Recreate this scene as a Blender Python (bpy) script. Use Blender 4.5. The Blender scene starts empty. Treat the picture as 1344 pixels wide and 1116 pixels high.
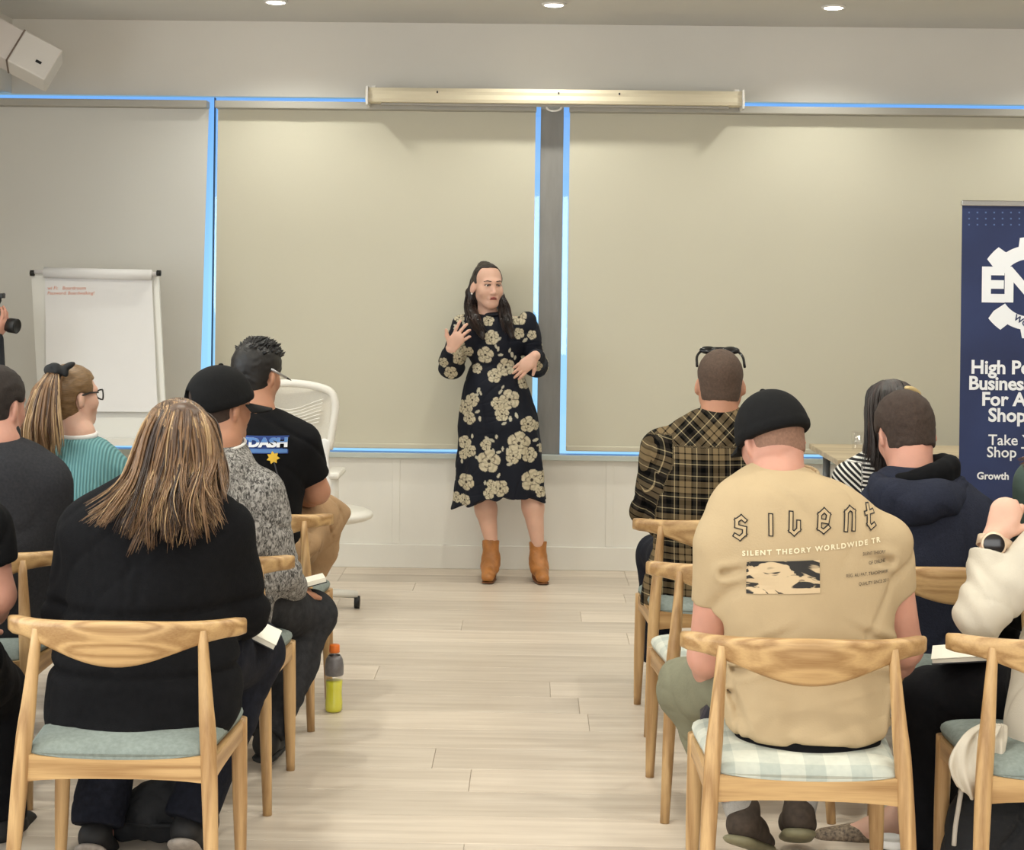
import bpy, bmesh, math, random
import numpy as np
from mathutils import Vector, Matrix, Euler
from mathutils.bvhtree import BVHTree

random.seed(7); np.random.seed(7)
scene = bpy.context.scene
COL = scene.collection
PI = math.pi

# ------------------------------------------------------------------ camera
FPX = 2090.0; CX, CY = 672.0, 377.0
CAM_H = 1.546
YAW, ROLL = math.radians(0.85), 0.0125
cam_d = bpy.data.cameras.new('view_camera'); cam = bpy.data.objects.new('view_camera', cam_d); COL.objects.link(cam)
cam_d.sensor_fit = 'HORIZONTAL'; cam_d.sensor_width = 36.0
cam_d.lens = 36.0 * FPX / 1344.0
cam_d.shift_x = 0.0; cam_d.shift_y = -(558.0 - CY) / 1344.0
cam_d.clip_start = 0.05; cam_d.clip_end = 200
CAM_M = Matrix.Rotation(YAW, 4, 'Z') @ Matrix.Rotation(PI/2, 4, 'X') @ Matrix.Rotation(ROLL, 4, 'Z')
cam.matrix_world = Matrix.Translation((0, 0, CAM_H)) @ CAM_M
scene.camera = cam
CAM_R = CAM_M.to_3x3()

def P(px, py, Y):
    """world point at distance Y into the room that lies on the sight line of photo position px,py"""
    d = CAM_R @ Vector(((px - CX) / FPX, -(py - CY) / FPX, -1.0))
    s = Y / d.y
    return np.array((d.x * s, Y, CAM_H + d.z * s))

# ------------------------------------------------------------------ view / world
scene.view_settings.view_transform = 'Standard'
scene.view_settings.look = 'None'
scene.view_settings.gamma = 1.0
scene.view_settings.use_curve_mapping = False
scene.view_settings.exposure = 0.29

world = bpy.data.worlds.new('sky'); scene.world = world; world.use_nodes = True
wn = world.node_tree.nodes; wl = world.node_tree.links
bg = wn['Background']
tc = wn.new('ShaderNodeTexCoord'); sx = wn.new('ShaderNodeSeparateXYZ'); cr = wn.new('ShaderNodeValToRGB')
wl.new(tc.outputs['Generated'], sx.inputs[0]); wl.new(sx.outputs['Z'], cr.inputs[0]); wl.new(cr.outputs[0], bg.inputs[0])
cr.color_ramp.elements[0].position = 0.0; cr.color_ramp.elements[0].color = (0.32, 0.66, 1.0, 1)
cr.color_ramp.elements[1].position = 0.14; cr.color_ramp.elements[1].color = (0.13, 0.35, 0.88, 1)
bg.inputs[1].default_value = 1.0

# ------------------------------------------------------------------ room sizes
WALL_Y = 8.73; CEIL = 2.99; X0, X1 = -3.6, 4.6; Y0 = -2.6
LIGHT_K = 1.0
def area_light(name, loc, rot, sx_, sy_, energy, color):
    d = bpy.data.lights.new(name, 'AREA'); d.shape = 'RECTANGLE'; d.size = sx_; d.size_y = sy_
    d.energy = energy; d.color = color
    o = bpy.data.objects.new(name, d); o.location = loc; o.rotation_euler = rot; COL.objects.link(o); return o
# daylight coming in through the long windows of the left wall (the wall itself is out of view)
area_light('daylight_left_window', (X0 + 0.06, 2.6, 1.65), (0, -PI/2, 0), 1.7, 6.0, 95, (0.84, 0.93, 1.0))
# unseen fill light added behind the camera to even out the room
area_light('rear_fill_light', (0.3, Y0 + 0.06, 1.7), (PI/2, 0, 0), 6.0, 2.0, 125, (0.96, 0.99, 1.0))

# ------------------------------------------------------------------ material helpers
MATS = {}
def srgb(c):
    return tuple(((v/255.0)/12.92 if v/255.0 <= 0.04045 else ((v/255.0 + 0.055)/1.055)**2.4) for v in c) + (1.0,)

def mat(name, rgb, rough=0.7, var=0.0, vscale=8.0, bump=0.0, bscale=60.0, metal=0.0, stretch=(1,1,1), sheen=0.0, spec=None, rgb2=None):
    """plain coloured surface with soft procedural colour variation and relief"""
    if name in MATS: return MATS[name]
    m = bpy.data.materials.new(name); m.use_nodes = True; nt = m.node_tree; b = nt.nodes['Principled BSDF']
    b.inputs['Roughness'].default_value = rough; b.inputs['Metallic'].default_value = metal
    if spec is not None: b.inputs['Specular IOR Level'].default_value = spec
    if sheen: b.inputs['Sheen Weight'].default_value = sheen
    c = srgb(rgb); b.inputs['Base Color'].default_value = c
    if var or bump or rgb2:
        t = nt.nodes.new('ShaderNodeTexCoord'); mp = nt.nodes.new('ShaderNodeMapping'); mp.inputs['Scale'].default_value = stretch
        nt.links.new(t.outputs['Object'], mp.inputs[0])
    if var or rgb2:
        n = nt.nodes.new('ShaderNodeTexNoise'); n.inputs['Scale'].default_value = vscale; n.inputs['Detail'].default_value = 5
        r = nt.nodes.new('ShaderNodeValToRGB'); nt.links.new(mp.outputs[0], n.inputs['Vector']); nt.links.new(n.outputs['Fac'], r.inputs[0])
        r.color_ramp.elements[0].position = 0.3; r.color_ramp.elements[1].position = 0.7
        if rgb2: a, d = c, srgb(rgb2)
        else: a = tuple(x*(1-var) for x in c[:3]) + (1,); d = tuple(min(1, x*(1+var)) for x in c[:3]) + (1,)
        r.color_ramp.elements[0].color = a; r.color_ramp.elements[1].color = d
        nt.links.new(r.outputs[0], b.inputs['Base Color'])
    if bump:
        n2 = nt.nodes.new('ShaderNodeTexNoise'); n2.inputs['Scale'].default_value = bscale; n2.inputs['Detail'].default_value = 4
        bp = nt.nodes.new('ShaderNodeBump'); bp.inputs['Strength'].default_value = bump; bp.inputs['Distance'].default_value = 0.01
        nt.links.new(mp.outputs[0], n2.inputs['Vector']); nt.links.new(n2.outputs['Fac'], bp.inputs['Height']); nt.links.new(bp.outputs[0], b.inputs['Normal'])
    MATS[name] = m; return m

def emis(name, rgb, s):
    m = bpy.data.materials.new(name); m.use_nodes = True; nt = m.node_tree; nt.nodes.remove(nt.nodes['Principled BSDF'])
    e = nt.nodes.new('ShaderNodeEmission'); e.inputs[0].default_value = tuple(rgb) + (1,); e.inputs[1].default_value = s
    nt.links.new(e.outputs[0], nt.nodes['Material Output'].inputs[0]); return m

def attr_mat(name, rough=0.8, bump=0.0, bscale=80, sheen=0.0):
    """colour comes from the printed/woven pattern stored on the mesh"""
    m = bpy.data.materials.new(name); m.use_nodes = True; nt = m.node_tree; b = nt.nodes['Principled BSDF']
    a = nt.nodes.new('ShaderNodeAttribute'); a.attribute_name = 'print'; nt.links.new(a.outputs['Color'], b.inputs['Base Color'])
    b.inputs['Roughness'].default_value = rough
    b.inputs['Specular IOR Level'].default_value = 0.25
    if bump:
        n2 = nt.nodes.new('ShaderNodeTexNoise'); n2.inputs['Scale'].default_value = bscale
        t = nt.nodes.new('ShaderNodeTexCoord'); nt.links.new(t.outputs['Object'], n2.inputs['Vector'])
        bp = nt.nodes.new('ShaderNodeBump'); bp.inputs['Strength'].default_value = bump; bp.inputs['Distance'].default_value = 0.01
        nt.links.new(n2.outputs['Fac'], bp.inputs['Height']); nt.links.new(bp.outputs[0], b.inputs['Normal'])
    MATS[name] = m; return m

def wood(name, c1, c2, axis, scale=1.0, rough=0.42):
    m = bpy.data.materials.new(name); m.use_nodes = True; nt = m.node_tree; b = nt.nodes['Principled BSDF']; L = nt.links.new
    t = nt.nodes.new('ShaderNodeTexCoord'); oi = nt.nodes.new('ShaderNodeObjectInfo')
    mp = nt.nodes.new('ShaderNodeMapping'); s = [20, 20, 20]; s[axis] = 0.8; mp.inputs['Scale'].default_value = [v*scale for v in s]
    add = nt.nodes.new('ShaderNodeVectorMath'); add.operation = 'ADD'
    mul = nt.nodes.new('ShaderNodeMath'); mul.operation = 'MULTIPLY'; mul.inputs[1].default_value = 37.0
    L(oi.outputs['Random'], mul.inputs[0]); L(t.outputs['Object'], add.inputs[0]); L(mul.outputs[0], add.inputs[1]); L(add.outputs[0], mp.inputs[0])
    n = nt.nodes.new('ShaderNodeTexNoise'); n.inputs['Scale'].default_value = 0.9; n.inputs['Detail'].default_value = 1; n.inputs['Distortion'].default_value = 0.2
    L(mp.outputs[0], n.inputs['Vector'])
    w = nt.nodes.new('ShaderNodeMath'); w.operation = 'MULTIPLY'; w.inputs[1].default_value = 27.0; L(n.outputs['Fac'], w.inputs[0])
    si = nt.nodes.new('ShaderNodeMath'); si.operation = 'SINE'; L(w.outputs[0], si.inputs[0])
    fn = nt.nodes.new('ShaderNodeTexNoise'); fn.inputs['Scale'].default_value = 14; fn.inputs['Detail'].default_value = 5; L(mp.outputs[0], fn.inputs['Vector'])
    ma = nt.nodes.new('ShaderNodeMath'); ma.operation = 'MULTIPLY_ADD'; ma.inputs[1].default_value = 0.22; ma.inputs[2].default_value = 0.28; L(si.outputs[0], ma.inputs[0])
    mb = nt.nodes.new('ShaderNodeMath'); mb.operation = 'MULTIPLY_ADD'; mb.inputs[1].default_value = 0.45; L(fn.outputs['Fac'], mb.inputs[0]); L(ma.outputs[0], mb.inputs[2])
    r = nt.nodes.new('ShaderNodeValToRGB'); r.color_ramp.elements[0].position = 0.15; r.color_ramp.elements[1].position = 0.75
    r.color_ramp.elements[0].color = srgb(c1); r.color_ramp.elements[1].color = srgb(c2)
    L(mb.outputs[0], r.inputs[0]); L(r.outputs[0], b.inputs['Base Color']); b.inputs['Roughness'].default_value = rough
    MATS[name] = m; return m

# ------------------------------------------------------------------ object helpers
def props(o, label=None, cat=None, group=None, kind=None):
    if label: o['label'] = label
    if cat: o['category'] = cat
    if group: o['group'] = group
    if kind: o['kind'] = kind
    return o

def empty(name, loc, label=None, cat=None, group=None, rz=0.0, kind=None):
    o = bpy.data.objects.new(name, None); COL.objects.link(o); o.location = tuple(loc); o.rotation_euler = (0, 0, rz)
    o.empty_display_size = 0.1
    return props(o, label, cat, group, kind)

def mesh_obj(name, verts, faces, m, parent=None, smooth=False, world=False, fmat=None):
    """world=True: verts are room coordinates and are made relative to the parent"""
    me = bpy.data.meshes.new(name)
    v = np.asarray(verts, dtype=float)
    if world and parent is not None:
        o_ = parent; off = np.zeros(3)
        while o_ is not None: off += np.array(o_.location); o_ = o_.parent
        v = v - off
    me.from_pydata(v.tolist(), [], [list(map(int, f)) for f in faces])
    for x in (m if isinstance(m, (list, tuple)) else [m]): me.materials.append(x)
    if fmat is not None: me.polygons.foreach_set('material_index', np.asarray(fmat, dtype=np.int32))
    if smooth: me.polygons.foreach_set('use_smooth', [True]*len(me.polygons))
    me.update()
    o = bpy.data.objects.new(name, me); COL.objects.link(o)
    if parent is not None: o.parent = parent
    return o

def bm_obj(name, bm, m, parent=None, smooth=False, loc=None):
    me = bpy.data.meshes.new(name); bm.to_mesh(me); bm.free()
    me.materials.append(m)
    if smooth: me.polygons.foreach_set('use_smooth', [True]*len(me.polygons))
    o = bpy.data.objects.new(name, me); COL.objects.link(o)
    if parent is not None: o.parent = parent
    if loc is not None: o.location = tuple(loc)
    return o

def box_bm(lo, hi, bev=0.0, seg=2):
    bm = bmesh.new(); bmesh.ops.create_cube(bm, size=1.0)
    lo = Vector(lo); hi = Vector(hi)
    for v in bm.verts: v.co = Vector((lo[i] + (v.co[i] + 0.5)*(hi[i]-lo[i]) for i in range(3)))
    if bev: bmesh.ops.bevel(bm, geom=bm.edges[:], offset=bev, segments=seg, affect='EDGES', profile=0.5)
    return bm
def box(name, lo, hi, m, parent=None, bev=0.0, seg=2):
    return bm_obj(name, box_bm(lo, hi, bev, seg), m, parent)

def tube_geo(pts, rad, n=8, flat=None):
    """swept tube along pts (k,3) with radii; returns verts, faces"""
    pts = np.asarray(pts, float); k = len(pts); rad = np.broadcast_to(np.asarray(rad, float), (k,))
    tan = np.gradient(pts, axis=0); tan /= np.linalg.norm(tan, axis=1)[:, None] + 1e-9
    ref = np.array((0.0, 0, 1)) if abs(tan[0][2]) < 0.9 else np.array((0.0, 1, 0))
    u = np.cross(tan[0], ref); u /= np.linalg.norm(u); V = []
    for i in range(k):
        u = u - tan[i]*np.dot(u, tan[i]); u /= np.linalg.norm(u) + 1e-9
        w = np.cross(tan[i], u)
        for j in range(n):
            a = 2*PI*j/n; V.append(pts[i] + rad[i]*(math.cos(a)*u + math.sin(a)*w))
    F = [(i*n+j, i*n+(j+1) % n, (i+1)*n+(j+1) % n, (i+1)*n+j) for i in range(k-1) for j in range(n)]
    F.append(tuple(range(n-1, -1, -1))); F.append(tuple((k-1)*n + j for j in range(n)))
    return V, F
def tube(name, pts, rad, m, parent=None, n=10, world=False, smooth=True):
    V, F = tube_geo(pts, rad, n); return mesh_obj(name, V, F, m, parent, smooth, world)

def lathe_geo(prof, n=24, c=(0, 0, 0)):
    V = []; F = []
    for r, z in prof:
        for j in range(n):
            a = 2*PI*j/n; V.append((c[0]+r*math.cos(a), c[1]+r*math.sin(a), c[2]+z))
    k = len(prof)
    for i in range(k-1):
        for j in range(n): F.append((i*n+j, i*n+(j+1) % n, (i+1)*n+(j+1) % n, (i+1)*n+j))
    F.append(tuple(range(n-1, -1, -1))); F.append(tuple((k-1)*n+j for j in range(n)))
    return V, F
def lathe(name, prof, m, parent=None, n=24, c=(0, 0, 0), smooth=True):
    V, F = lathe_geo(prof, n, c); return mesh_obj(name, V, F, m, parent, smooth)

def spline(pts, n):
    """Catmull-Rom through pts (k,d) sampled at n points"""
    pts = np.asarray(pts, float); k = len(pts)
    if k == 2: return pts[0] + (pts[1]-pts[0])*np.linspace(0, 1, n)[:, None]
    e = np.vstack([2*pts[0]-pts[1], pts, 2*pts[-1]-pts[-2]]); out = []
    for t in np.linspace(0, k-1-1e-6, n):
        i = int(t); f = t - i; p0, p1, p2, p3 = e[i:i+4]
        out.append(0.5*(2*p1 + (p2-p0)*f + (2*p0-5*p1+4*p2-p3)*f*f + (3*p1-p0-3*p2+p3)*f**3))
    return np.array(out)

# ------------------------------------------------------------------ implicit surfaces (bodies and clothes)
def nrm(v):
    v = np.asarray(v, float); return v/(np.linalg.norm(v)+1e-12)
def smin(a, b, k):
    if k <= 0: return np.minimum(a, b)
    h = np.maximum(k-np.abs(a-b), 0)/k; return np.minimum(a, b) - h*h*k*0.25
def smax(a, b, k): return -smin(-a, -b, k)

class SDF:
    def __init__(s, h=0.007): s.h = h; s.ops = []
    def rc(s, a, b, ra, rb, k=0.02, fl=None, op='u'):
        a = np.asarray(a, float); b = np.asarray(b, float); m = max(ra, rb)
        f = 1.0 if fl is None else max(1.0, fl[1])
        lo = np.minimum(a, b) - m*f; hi = np.maximum(a, b) + m*f
        def fn(x, y, z):
            d = b-a; L2 = float(d @ d) + 1e-12
            qx, qy, qz = x-a[0], y-a[1], z-a[2]
            t = np.clip((qx*d[0]+qy*d[1]+qz*d[2])/L2, 0, 1)
            qx = qx-t*d[0]; qy = qy-t*d[1]; qz = qz-t*d[2]
            r2 = qx*qx+qy*qy+qz*qz
            if fl is not None:
                n = nrm(fl[0]); qa = qx*n[0]+qy*n[1]+qz*n[2]; r2 = r2 - qa*qa + (qa/fl[1])**2
            return np.sqrt(r2) - (ra + (rb-ra)*t)
        s.ops.append((op, fn, lo, hi, k)); return s
    def chain(s, pts, rads, k=0.015, fl=None):
        for i in range(len(pts)-1): s.rc(pts[i], pts[i+1], rads[i], rads[i+1], k if i == 0 else min(k, 0.012), fl)
        return s
    def el(s, c, r, R=None, k=0.02, op='u'):
        c = np.asarray(c, float); r = np.asarray(r, float); R = np.eye(3) if R is None else np.asarray(R)
        m = np.sqrt(((R*r[None, :])**2).sum(1))
        def fn(x, y, z):
            q = [x-c[0], y-c[1], z-c[2]]
            l = [q[0]*R[0, i]+q[1]*R[1, i]+q[2]*R[2, i] for i in range(3)]
            k0 = np.sqrt(sum((l[i]/r[i])**2 for i in range(3))); k1 = np.sqrt(sum((l[i]/r[i]**2)**2 for i in range(3)))+1e-9
            return k0*(k0-1)/k1
        s.ops.append((op, fn, c-m, c+m, k)); return s
    def loft(s, secs, rot=0.0, k=0.03, grow=0.0, cap=0.02, power=2.0, op='u'):
        """secs: (center xyz, half width, half depth), any vertical order"""
        secs = sorted(secs, key=lambda q: q[0][2])
        A = np.array([[q[0][0], q[0][1], q[0][2], q[1]+grow, q[2]+grow] for q in secs])
        D = spline(A, 12*len(A)); o = np.argsort(D[:, 2]); D = D[o]
        lo = np.array((min(A[:, 0]-A[:, 3].max()), min(A[:, 1]-A[:, 3].max()), A[0, 2]-0.01)); hi = np.array((max(A[:, 0])+A[:, 3].max(), max(A[:, 1])+A[:, 3].max(), A[-1, 2]+0.01))
        ca, sa = math.cos(rot), math.sin(rot)
        def fn(x, y, z):
            zz = np.clip(z, D[0, 2], D[-1, 2])
            cx = np.interp(zz, D[:, 2], D[:, 0]); cy = np.interp(zz, D[:, 2], D[:, 1])
            w = np.interp(zz, D[:, 2], D[:, 3]); d = np.interp(zz, D[:, 2], D[:, 4])
            qx = x-cx; qy = y-cy; u = qx*ca+qy*sa; v = -qx*sa+qy*ca
            q = (np.abs(u/w)**power + np.abs(v/d)**power)**(1/power)
            f = (q-1)*np.minimum(w, d)
            return smax(f, np.maximum(z-D[-1, 2], D[0, 2]-z), cap)
        s.ops.append((op, fn, lo, hi, k)); return s
    def fn(s, f, op='max', k=0.0):
        s.ops.append((op, f, None, None, k)); return s
    def cut(s, c, n, k=0.006):
        """remove everything on the n side of the plane"""
        c = np.asarray(c, float); n = nrm(n)
        return s.fn(lambda x, y, z: (x-c[0])*n[0]+(y-c[1])*n[1]+(z-c[2])*n[2], 'max', k)
    def folds(s, amp, freq, seed=0, aniso=(1, 1, 1), crease=1.1):
        r = np.random.RandomState(seed); ks = r.normal(size=(7, 3)); ks /= np.linalg.norm(ks, axis=1)[:, None]; ks *= freq*r.uniform(0.6, 1.5, (7, 1))*np.array(aniso); ph = r.uniform(0, 6.28, 7); wv = r.normal(size=(3, 3))*freq*0.35
        def f(x, y, z):
            wx = np.sin(x*wv[0, 0]+y*wv[0, 1]+z*wv[0, 2]); wy = np.sin(x*wv[1, 0]+y*wv[1, 1]+z*wv[1, 2]+1)
            t = 0; c = 0
            for i in range(7):
                s_ = np.sin(x*ks[i, 0]+y*ks[i, 1]+z*ks[i, 2]+ph[i]+1.3*wx+1.1*wy); t = t+s_
                if i < 3:
                    g = np.sin((x*ks[i+3, 2]+y*ks[i+3, 0]+z*ks[i+3, 1])*0.45+ph[i]*2); c = c+np.exp(-(s_/0.20)**2)*np.clip(g, 0, 1)
            return amp*(t/3.2 + crease*c)
        return s.fn(f, 'add')
    def mesh(s):
        h = s.h
        lo = np.min([o[2] for o in s.ops if o[0] == 'u'], axis=0)-4*h-0.015; hi = np.max([o[3] for o in s.ops if o[0] == 'u'], axis=0)+4*h+0.015
        n = np.ceil((hi-lo)/h).astype(int)+1
        ax = [(lo[i]+h*np.arange(n[i])) for i in range(3)]
        F = np.full(n, 0.5, dtype=np.float32)
        for op, fn, a, b, k in s.ops:
            if a is not None:
                m = k+3*h
                i0 = np.clip(np.floor((a-m-lo)/h).astype(int), 0, n-1); i1 = np.clip(np.ceil((b+m-lo)/h).astype(int)+1, 1, n)
                if np.any(i1 <= i0): continue
                sl = tuple(slice(i0[i], i1[i]) for i in range(3))
                v = fn(ax[0][sl[0]][:, None, None], ax[1][sl[1]][None, :, None], ax[2][sl[2]][None, None, :])
                if op == 'u': F[sl] = smin(F[sl], v, k)
                else: F[sl] = smax(F[sl], -v, k)
            else:
                msk = (F < 3*h+0.02) & ((op != 'add') | (F > -3*h-0.02)); I = np.nonzero(msk)
                v = fn(ax[0][I[0]], ax[1][I[1]], ax[2][I[2]])
                if op == 'add': F[I] = F[I]+v
                else: F[I] = smax(F[I], v, k)
        return surfnets(F, lo, h)

def surfnets(F, lo, h):
    ins = F < 0
    n = F.shape
    s = np.zeros((n[0]-1, n[1]-1, n[2]-1), np.uint8); offs = [(i, j, k) for i in (0, 1) for j in (0, 1) for k in (0, 1)]
    for i, j, k in offs: s += ins[i:n[0]-1+i, j:n[1]-1+j, k:n[2]-1+k]
    act = (s > 0) & (s < 8); I = np.argwhere(act); idx = np.full(act.shape, -1, np.int64); idx[act] = np.arange(len(I))
    V = np.stack([F[I[:, 0]+i, I[:, 1]+j, I[:, 2]+k] for i, j, k in offs], 1)
    acc = np.zeros((len(I), 3)); cnt = np.zeros(len(I))
    for a in range(8):
        for b in range(a+1, 8):
            oa, ob = np.array(offs[a]), np.array(offs[b])
            if np.abs(oa-ob).sum() != 1: continue
            va, vb = V[:, a], V[:, b]; m = (va < 0) != (vb < 0)
            t = va[m]/(va[m]-vb[m]); acc[m] += oa + t[:, None]*(ob-oa); cnt[m] += 1
    verts = (I + acc/cnt[:, None])*h + lo
    Q = []
    for ax in range(3):
        a1, a2 = (ax+1) % 3, (ax+2) % 3
        sl0 = [slice(None)]*3; sl1 = [slice(None)]*3; sl0[ax] = slice(0, n[ax]-1); sl1[ax] = slice(1, n[ax])
        A = ins[tuple(sl0)]; B = ins[tuple(sl1)]; E = np.argwhere(A != B)
        E = E[(E[:, a1] > 0) & (E[:, a2] > 0) & (E[:, a1] < n[a1]-1) & (E[:, a2] < n[a2]-1)]
        if not len(E): continue
        out = A[E[:, 0], E[:, 1], E[:, 2]]
        def g(d1, d2):
            e = E.copy(); e[:, a1] -= d1; e[:, a2] -= d2; return idx[e[:, 0], e[:, 1], e[:, 2]]
        q = np.stack([g(1, 1), g(0, 1), g(0, 0), g(1, 0)], 1); q[~out] = q[~out][:, ::-1]
        Q.append(q)
    return verts, np.vstack(Q)

TRI = [0]
def sdf_obj(name, S, m, parent, color=None, smooth=True):
    v, q = S.mesh(); TRI[0] += 2*len(q)
    me = bpy.data.meshes.new(name)
    off = np.zeros(3); o_ = parent
    while o_ is not None: off += np.array(o_.location); o_ = o_.parent
    vv = v-off
    me.vertices.add(len(vv)); me.vertices.foreach_set('co', vv.ravel())
    me.loops.add(q.size); me.loops.foreach_set('vertex_index', q.ravel().astype(np.int32))
    me.polygons.add(len(q)); me.polygons.foreach_set('loop_start', np.arange(0, q.size, 4, dtype=np.int32))
    me.polygons.foreach_set('use_smooth', np.ones(len(q), bool))
    me.materials.append(m)
    me.update(calc_edges=True); me.validate()
    if color is not None:
        c = color(v); at = me.color_attributes.new('print', 'FLOAT_COLOR', 'POINT')
        at.data.foreach_set('color', np.hstack([c, np.ones((len(c), 1))]).ravel().astype(np.float32))
    o = bpy.data.objects.new(name, me); COL.objects.link(o); o.parent = parent
    o['_v'] = 0; del o['_v']
    return o, v, q

def lin(c): return np.array(srgb(c)[:3])

# ================================================================== THE ROOM
M_wall = mat('wall_paint', (222, 217, 208), 0.75, var=0.03, vscale=1.5, bump=0.05, bscale=220)
M_ceil = mat('ceiling_paint', (208, 204, 196), 0.8, var=0.02, vscale=2)
M_trim = mat('trim_gloss', (226, 222, 212), 0.45, var=0.02, vscale=3)
M_dado = mat('lower_wall_paint', (228, 224, 214), 0.5, var=0.04, vscale=2.5, stretch=(1.5, 1, 0.5))
M_column = mat('column_grey', (140, 137, 132), 0.55, var=0.08, vscale=5, stretch=(6, 6, 1))
M_alu = mat('window_aluminium', (120, 124, 128), 0.4, metal=0.3)
M_blind = mat('blind_fabric', (206, 201, 182), 0.9, var=0.02, vscale=1.2, bump=0.06, bscale=500, spec=0.2)
M_blind_case = mat('blind_case', (172, 168, 158), 0.5)
M_black = mat('black_plastic', (16, 16, 17), 0.4)
M_white_pl = mat('white_plastic', (226, 222, 216), 0.4, var=0.02)
M_chrome = mat('chrome', (200, 200, 200), 0.2, metal=1.0)

# floor: base slab + separate oak-look planks laid across the room
fl = box('floor', (X0, Y0, -0.06), (X1, WALL_Y+0.06, -0.004), mat('floor_base', (150, 134, 116), 0.6)); props(fl, kind='structure')
def plank_mat():
    m = bpy.data.materials.new('floor_plank'); m.use_nodes = True; nt = m.node_tree; b = nt.nodes['Principled BSDF']; L = nt.links.new
    t = nt.nodes.new('ShaderNodeTexCoord'); oi = nt.nodes.new('ShaderNodeObjectInfo')
    mu = nt.nodes.new('ShaderNodeMath'); mu.operation = 'MULTIPLY'; mu.inputs[1].default_value = 50; L(oi.outputs['Random'], mu.inputs[0])
    ad = nt.nodes.new('ShaderNodeVectorMath'); ad.operation = 'ADD'; L(t.outputs['Object'], ad.inputs[0]); L(mu.outputs[0], ad.inputs[1])
    mp = nt.nodes.new('ShaderNodeMapping'); mp.inputs['Scale'].default_value = (0.9, 14, 1); L(ad.outputs[0], mp.inputs[0])
    n = nt.nodes.new('ShaderNodeTexNoise'); n.inputs['Scale'].default_value = 1.8; n.inputs['Detail'].default_value = 7; n.inputs['Roughness'].default_value = 0.62; L(mp.outputs[0], n.inputs['Vector'])
    r = nt.nodes.new('ShaderNodeValToRGB'); r.color_ramp.elements[0].position = 0.25; r.color_ramp.elements[1].position = 0.75
    r.color_ramp.elements[0].color = srgb((190, 174, 156)); r.color_ramp.elements[1].color = srgb((222, 209, 192)); L(n.outputs['Fac'], r.inputs[0])
    rr = nt.nodes.new('ShaderNodeMapRange'); rr.inputs[3].default_value = 0.86; rr.inputs[4].default_value = 1.06; L(oi.outputs['Random'], rr.inputs[0])
    mx = nt.nodes.new('ShaderNodeVectorMath'); mx.operation = 'SCALE'; L(r.outputs[0], mx.inputs[0]); L(rr.outputs[0], mx.inputs['Scale'])
    L(mx.outputs[0], b.inputs['Base Color']); b.inputs['Roughness'].default_value = 0.38
    n2 = nt.nodes.new('ShaderNodeTexNoise'); n2.inputs['Scale'].default_value = 6; L(mp.outputs[0], n2.inputs['Vector'])
    bp = nt.nodes.new('ShaderNodeBump'); bp.inputs['Strength'].default_value = 0.06; bp.inputs['Distance'].default_value = 0.01; L(n2.outputs['Fac'], bp.inputs['Height']); L(bp.outputs[0], b.inputs['Normal'])
    return m
M_plank = plank_mat()
PW, PL = 0.228, 1.52
pm = {}
def plank_mesh(L):
    k = round(L, 3)
    if k not in pm:
        bm = box_bm((-L/2+0.0007, -PW/2+0.0007, -0.004), (L/2-0.0007, PW/2-0.0007, 0.0), 0)
        top = [e for e in bm.edges if all(v.co.z > -0.001 for v in e.verts)]
        bmesh.ops.bevel(bm, geom=top, offset=0.0012, segments=1, affect='EDGES')
        me = bpy.data.meshes.new('plank'); bm.to_mesh(me); bm.free(); me.materials.append(M_plank); pm[k] = me
    return pm[k]
rng = random.Random(3)
yrow = 5.10 - 8*PW - PW/2; ri = 0
while yrow + PW/2 < WALL_Y + 0.05:
    off = rng.choice((0.0, 0.38, 0.76, 1.14)) + rng.uniform(-0.1, 0.1)
    x = -2.9 - off
    while x < 3.6:
        o = bpy.data.objects.new('plank', plank_mesh(PL)); COL.objects.link(o); o.parent = fl
        o.location = (x + PL/2, yrow, 0.0); x += PL
    yrow += PW

cl = box('ceiling', (X0, Y0, CEIL), (X1, WALL_Y+0.06, CEIL+0.1), M_ceil); props(cl, kind='structure')
Z_SILL, Z_HEAD = 0.632, 2.576
w = box('wall_back', (X0, WALL_Y, Z_HEAD), (X1, WALL_Y+0.06, CEIL), M_wall); props(w, kind='structure')
w = box('wall_back_lower', (X0, WALL_Y, 0), (X1, WALL_Y+0.06, Z_SILL-0.03), M_dado); props(w, kind='structure')
w = box('wall_right', (X1, Y0, 0), (X1+0.1, WALL_Y+0.06, CEIL), M_wall); props(w, kind='structure')
w = box('wall_left', (X0-0.1, Y0, 0), (X0, WALL_Y+0.06, CEIL), M_wall); props(w, kind='structure')
w = box('wall_rear', (X0, Y0-0.1, 0), (X1, Y0, CEIL), M_wall); props(w, kind='structure')
cx_ = P(16, 60, WALL_Y)[0]
w = box('trim_bulkhead', (X0, 4.5, Z_HEAD+0.004), (cx_, WALL_Y, CEIL), M_wall); props(w, kind='structure')
bb = box('baseboard_back', (X0, WALL_Y-0.018, 0), (X1, WALL_Y, 0.128), M_trim, bev=0.003); props(bb, kind='structure')
sl = box('trim_sill', (X0, WALL_Y-0.035, Z_SILL-0.03), (X1, WALL_Y+0.06, Z_SILL), mat('sill_paint', (190, 196, 188), 0.4), bev=0.003); props(sl, kind='structure')
for px in (178, 520, 800, 1080):   # flat cover strips of the lower wall panelling
    xx = P(px, 650, WALL_Y)[0]
    t = box('trim_panel_joint', (xx-0.02, WALL_Y-0.004, 0.13), (xx+0.02, WALL_Y, Z_SILL-0.032), M_dado, bev=0.0015); props(t, kind='structure')

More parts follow.
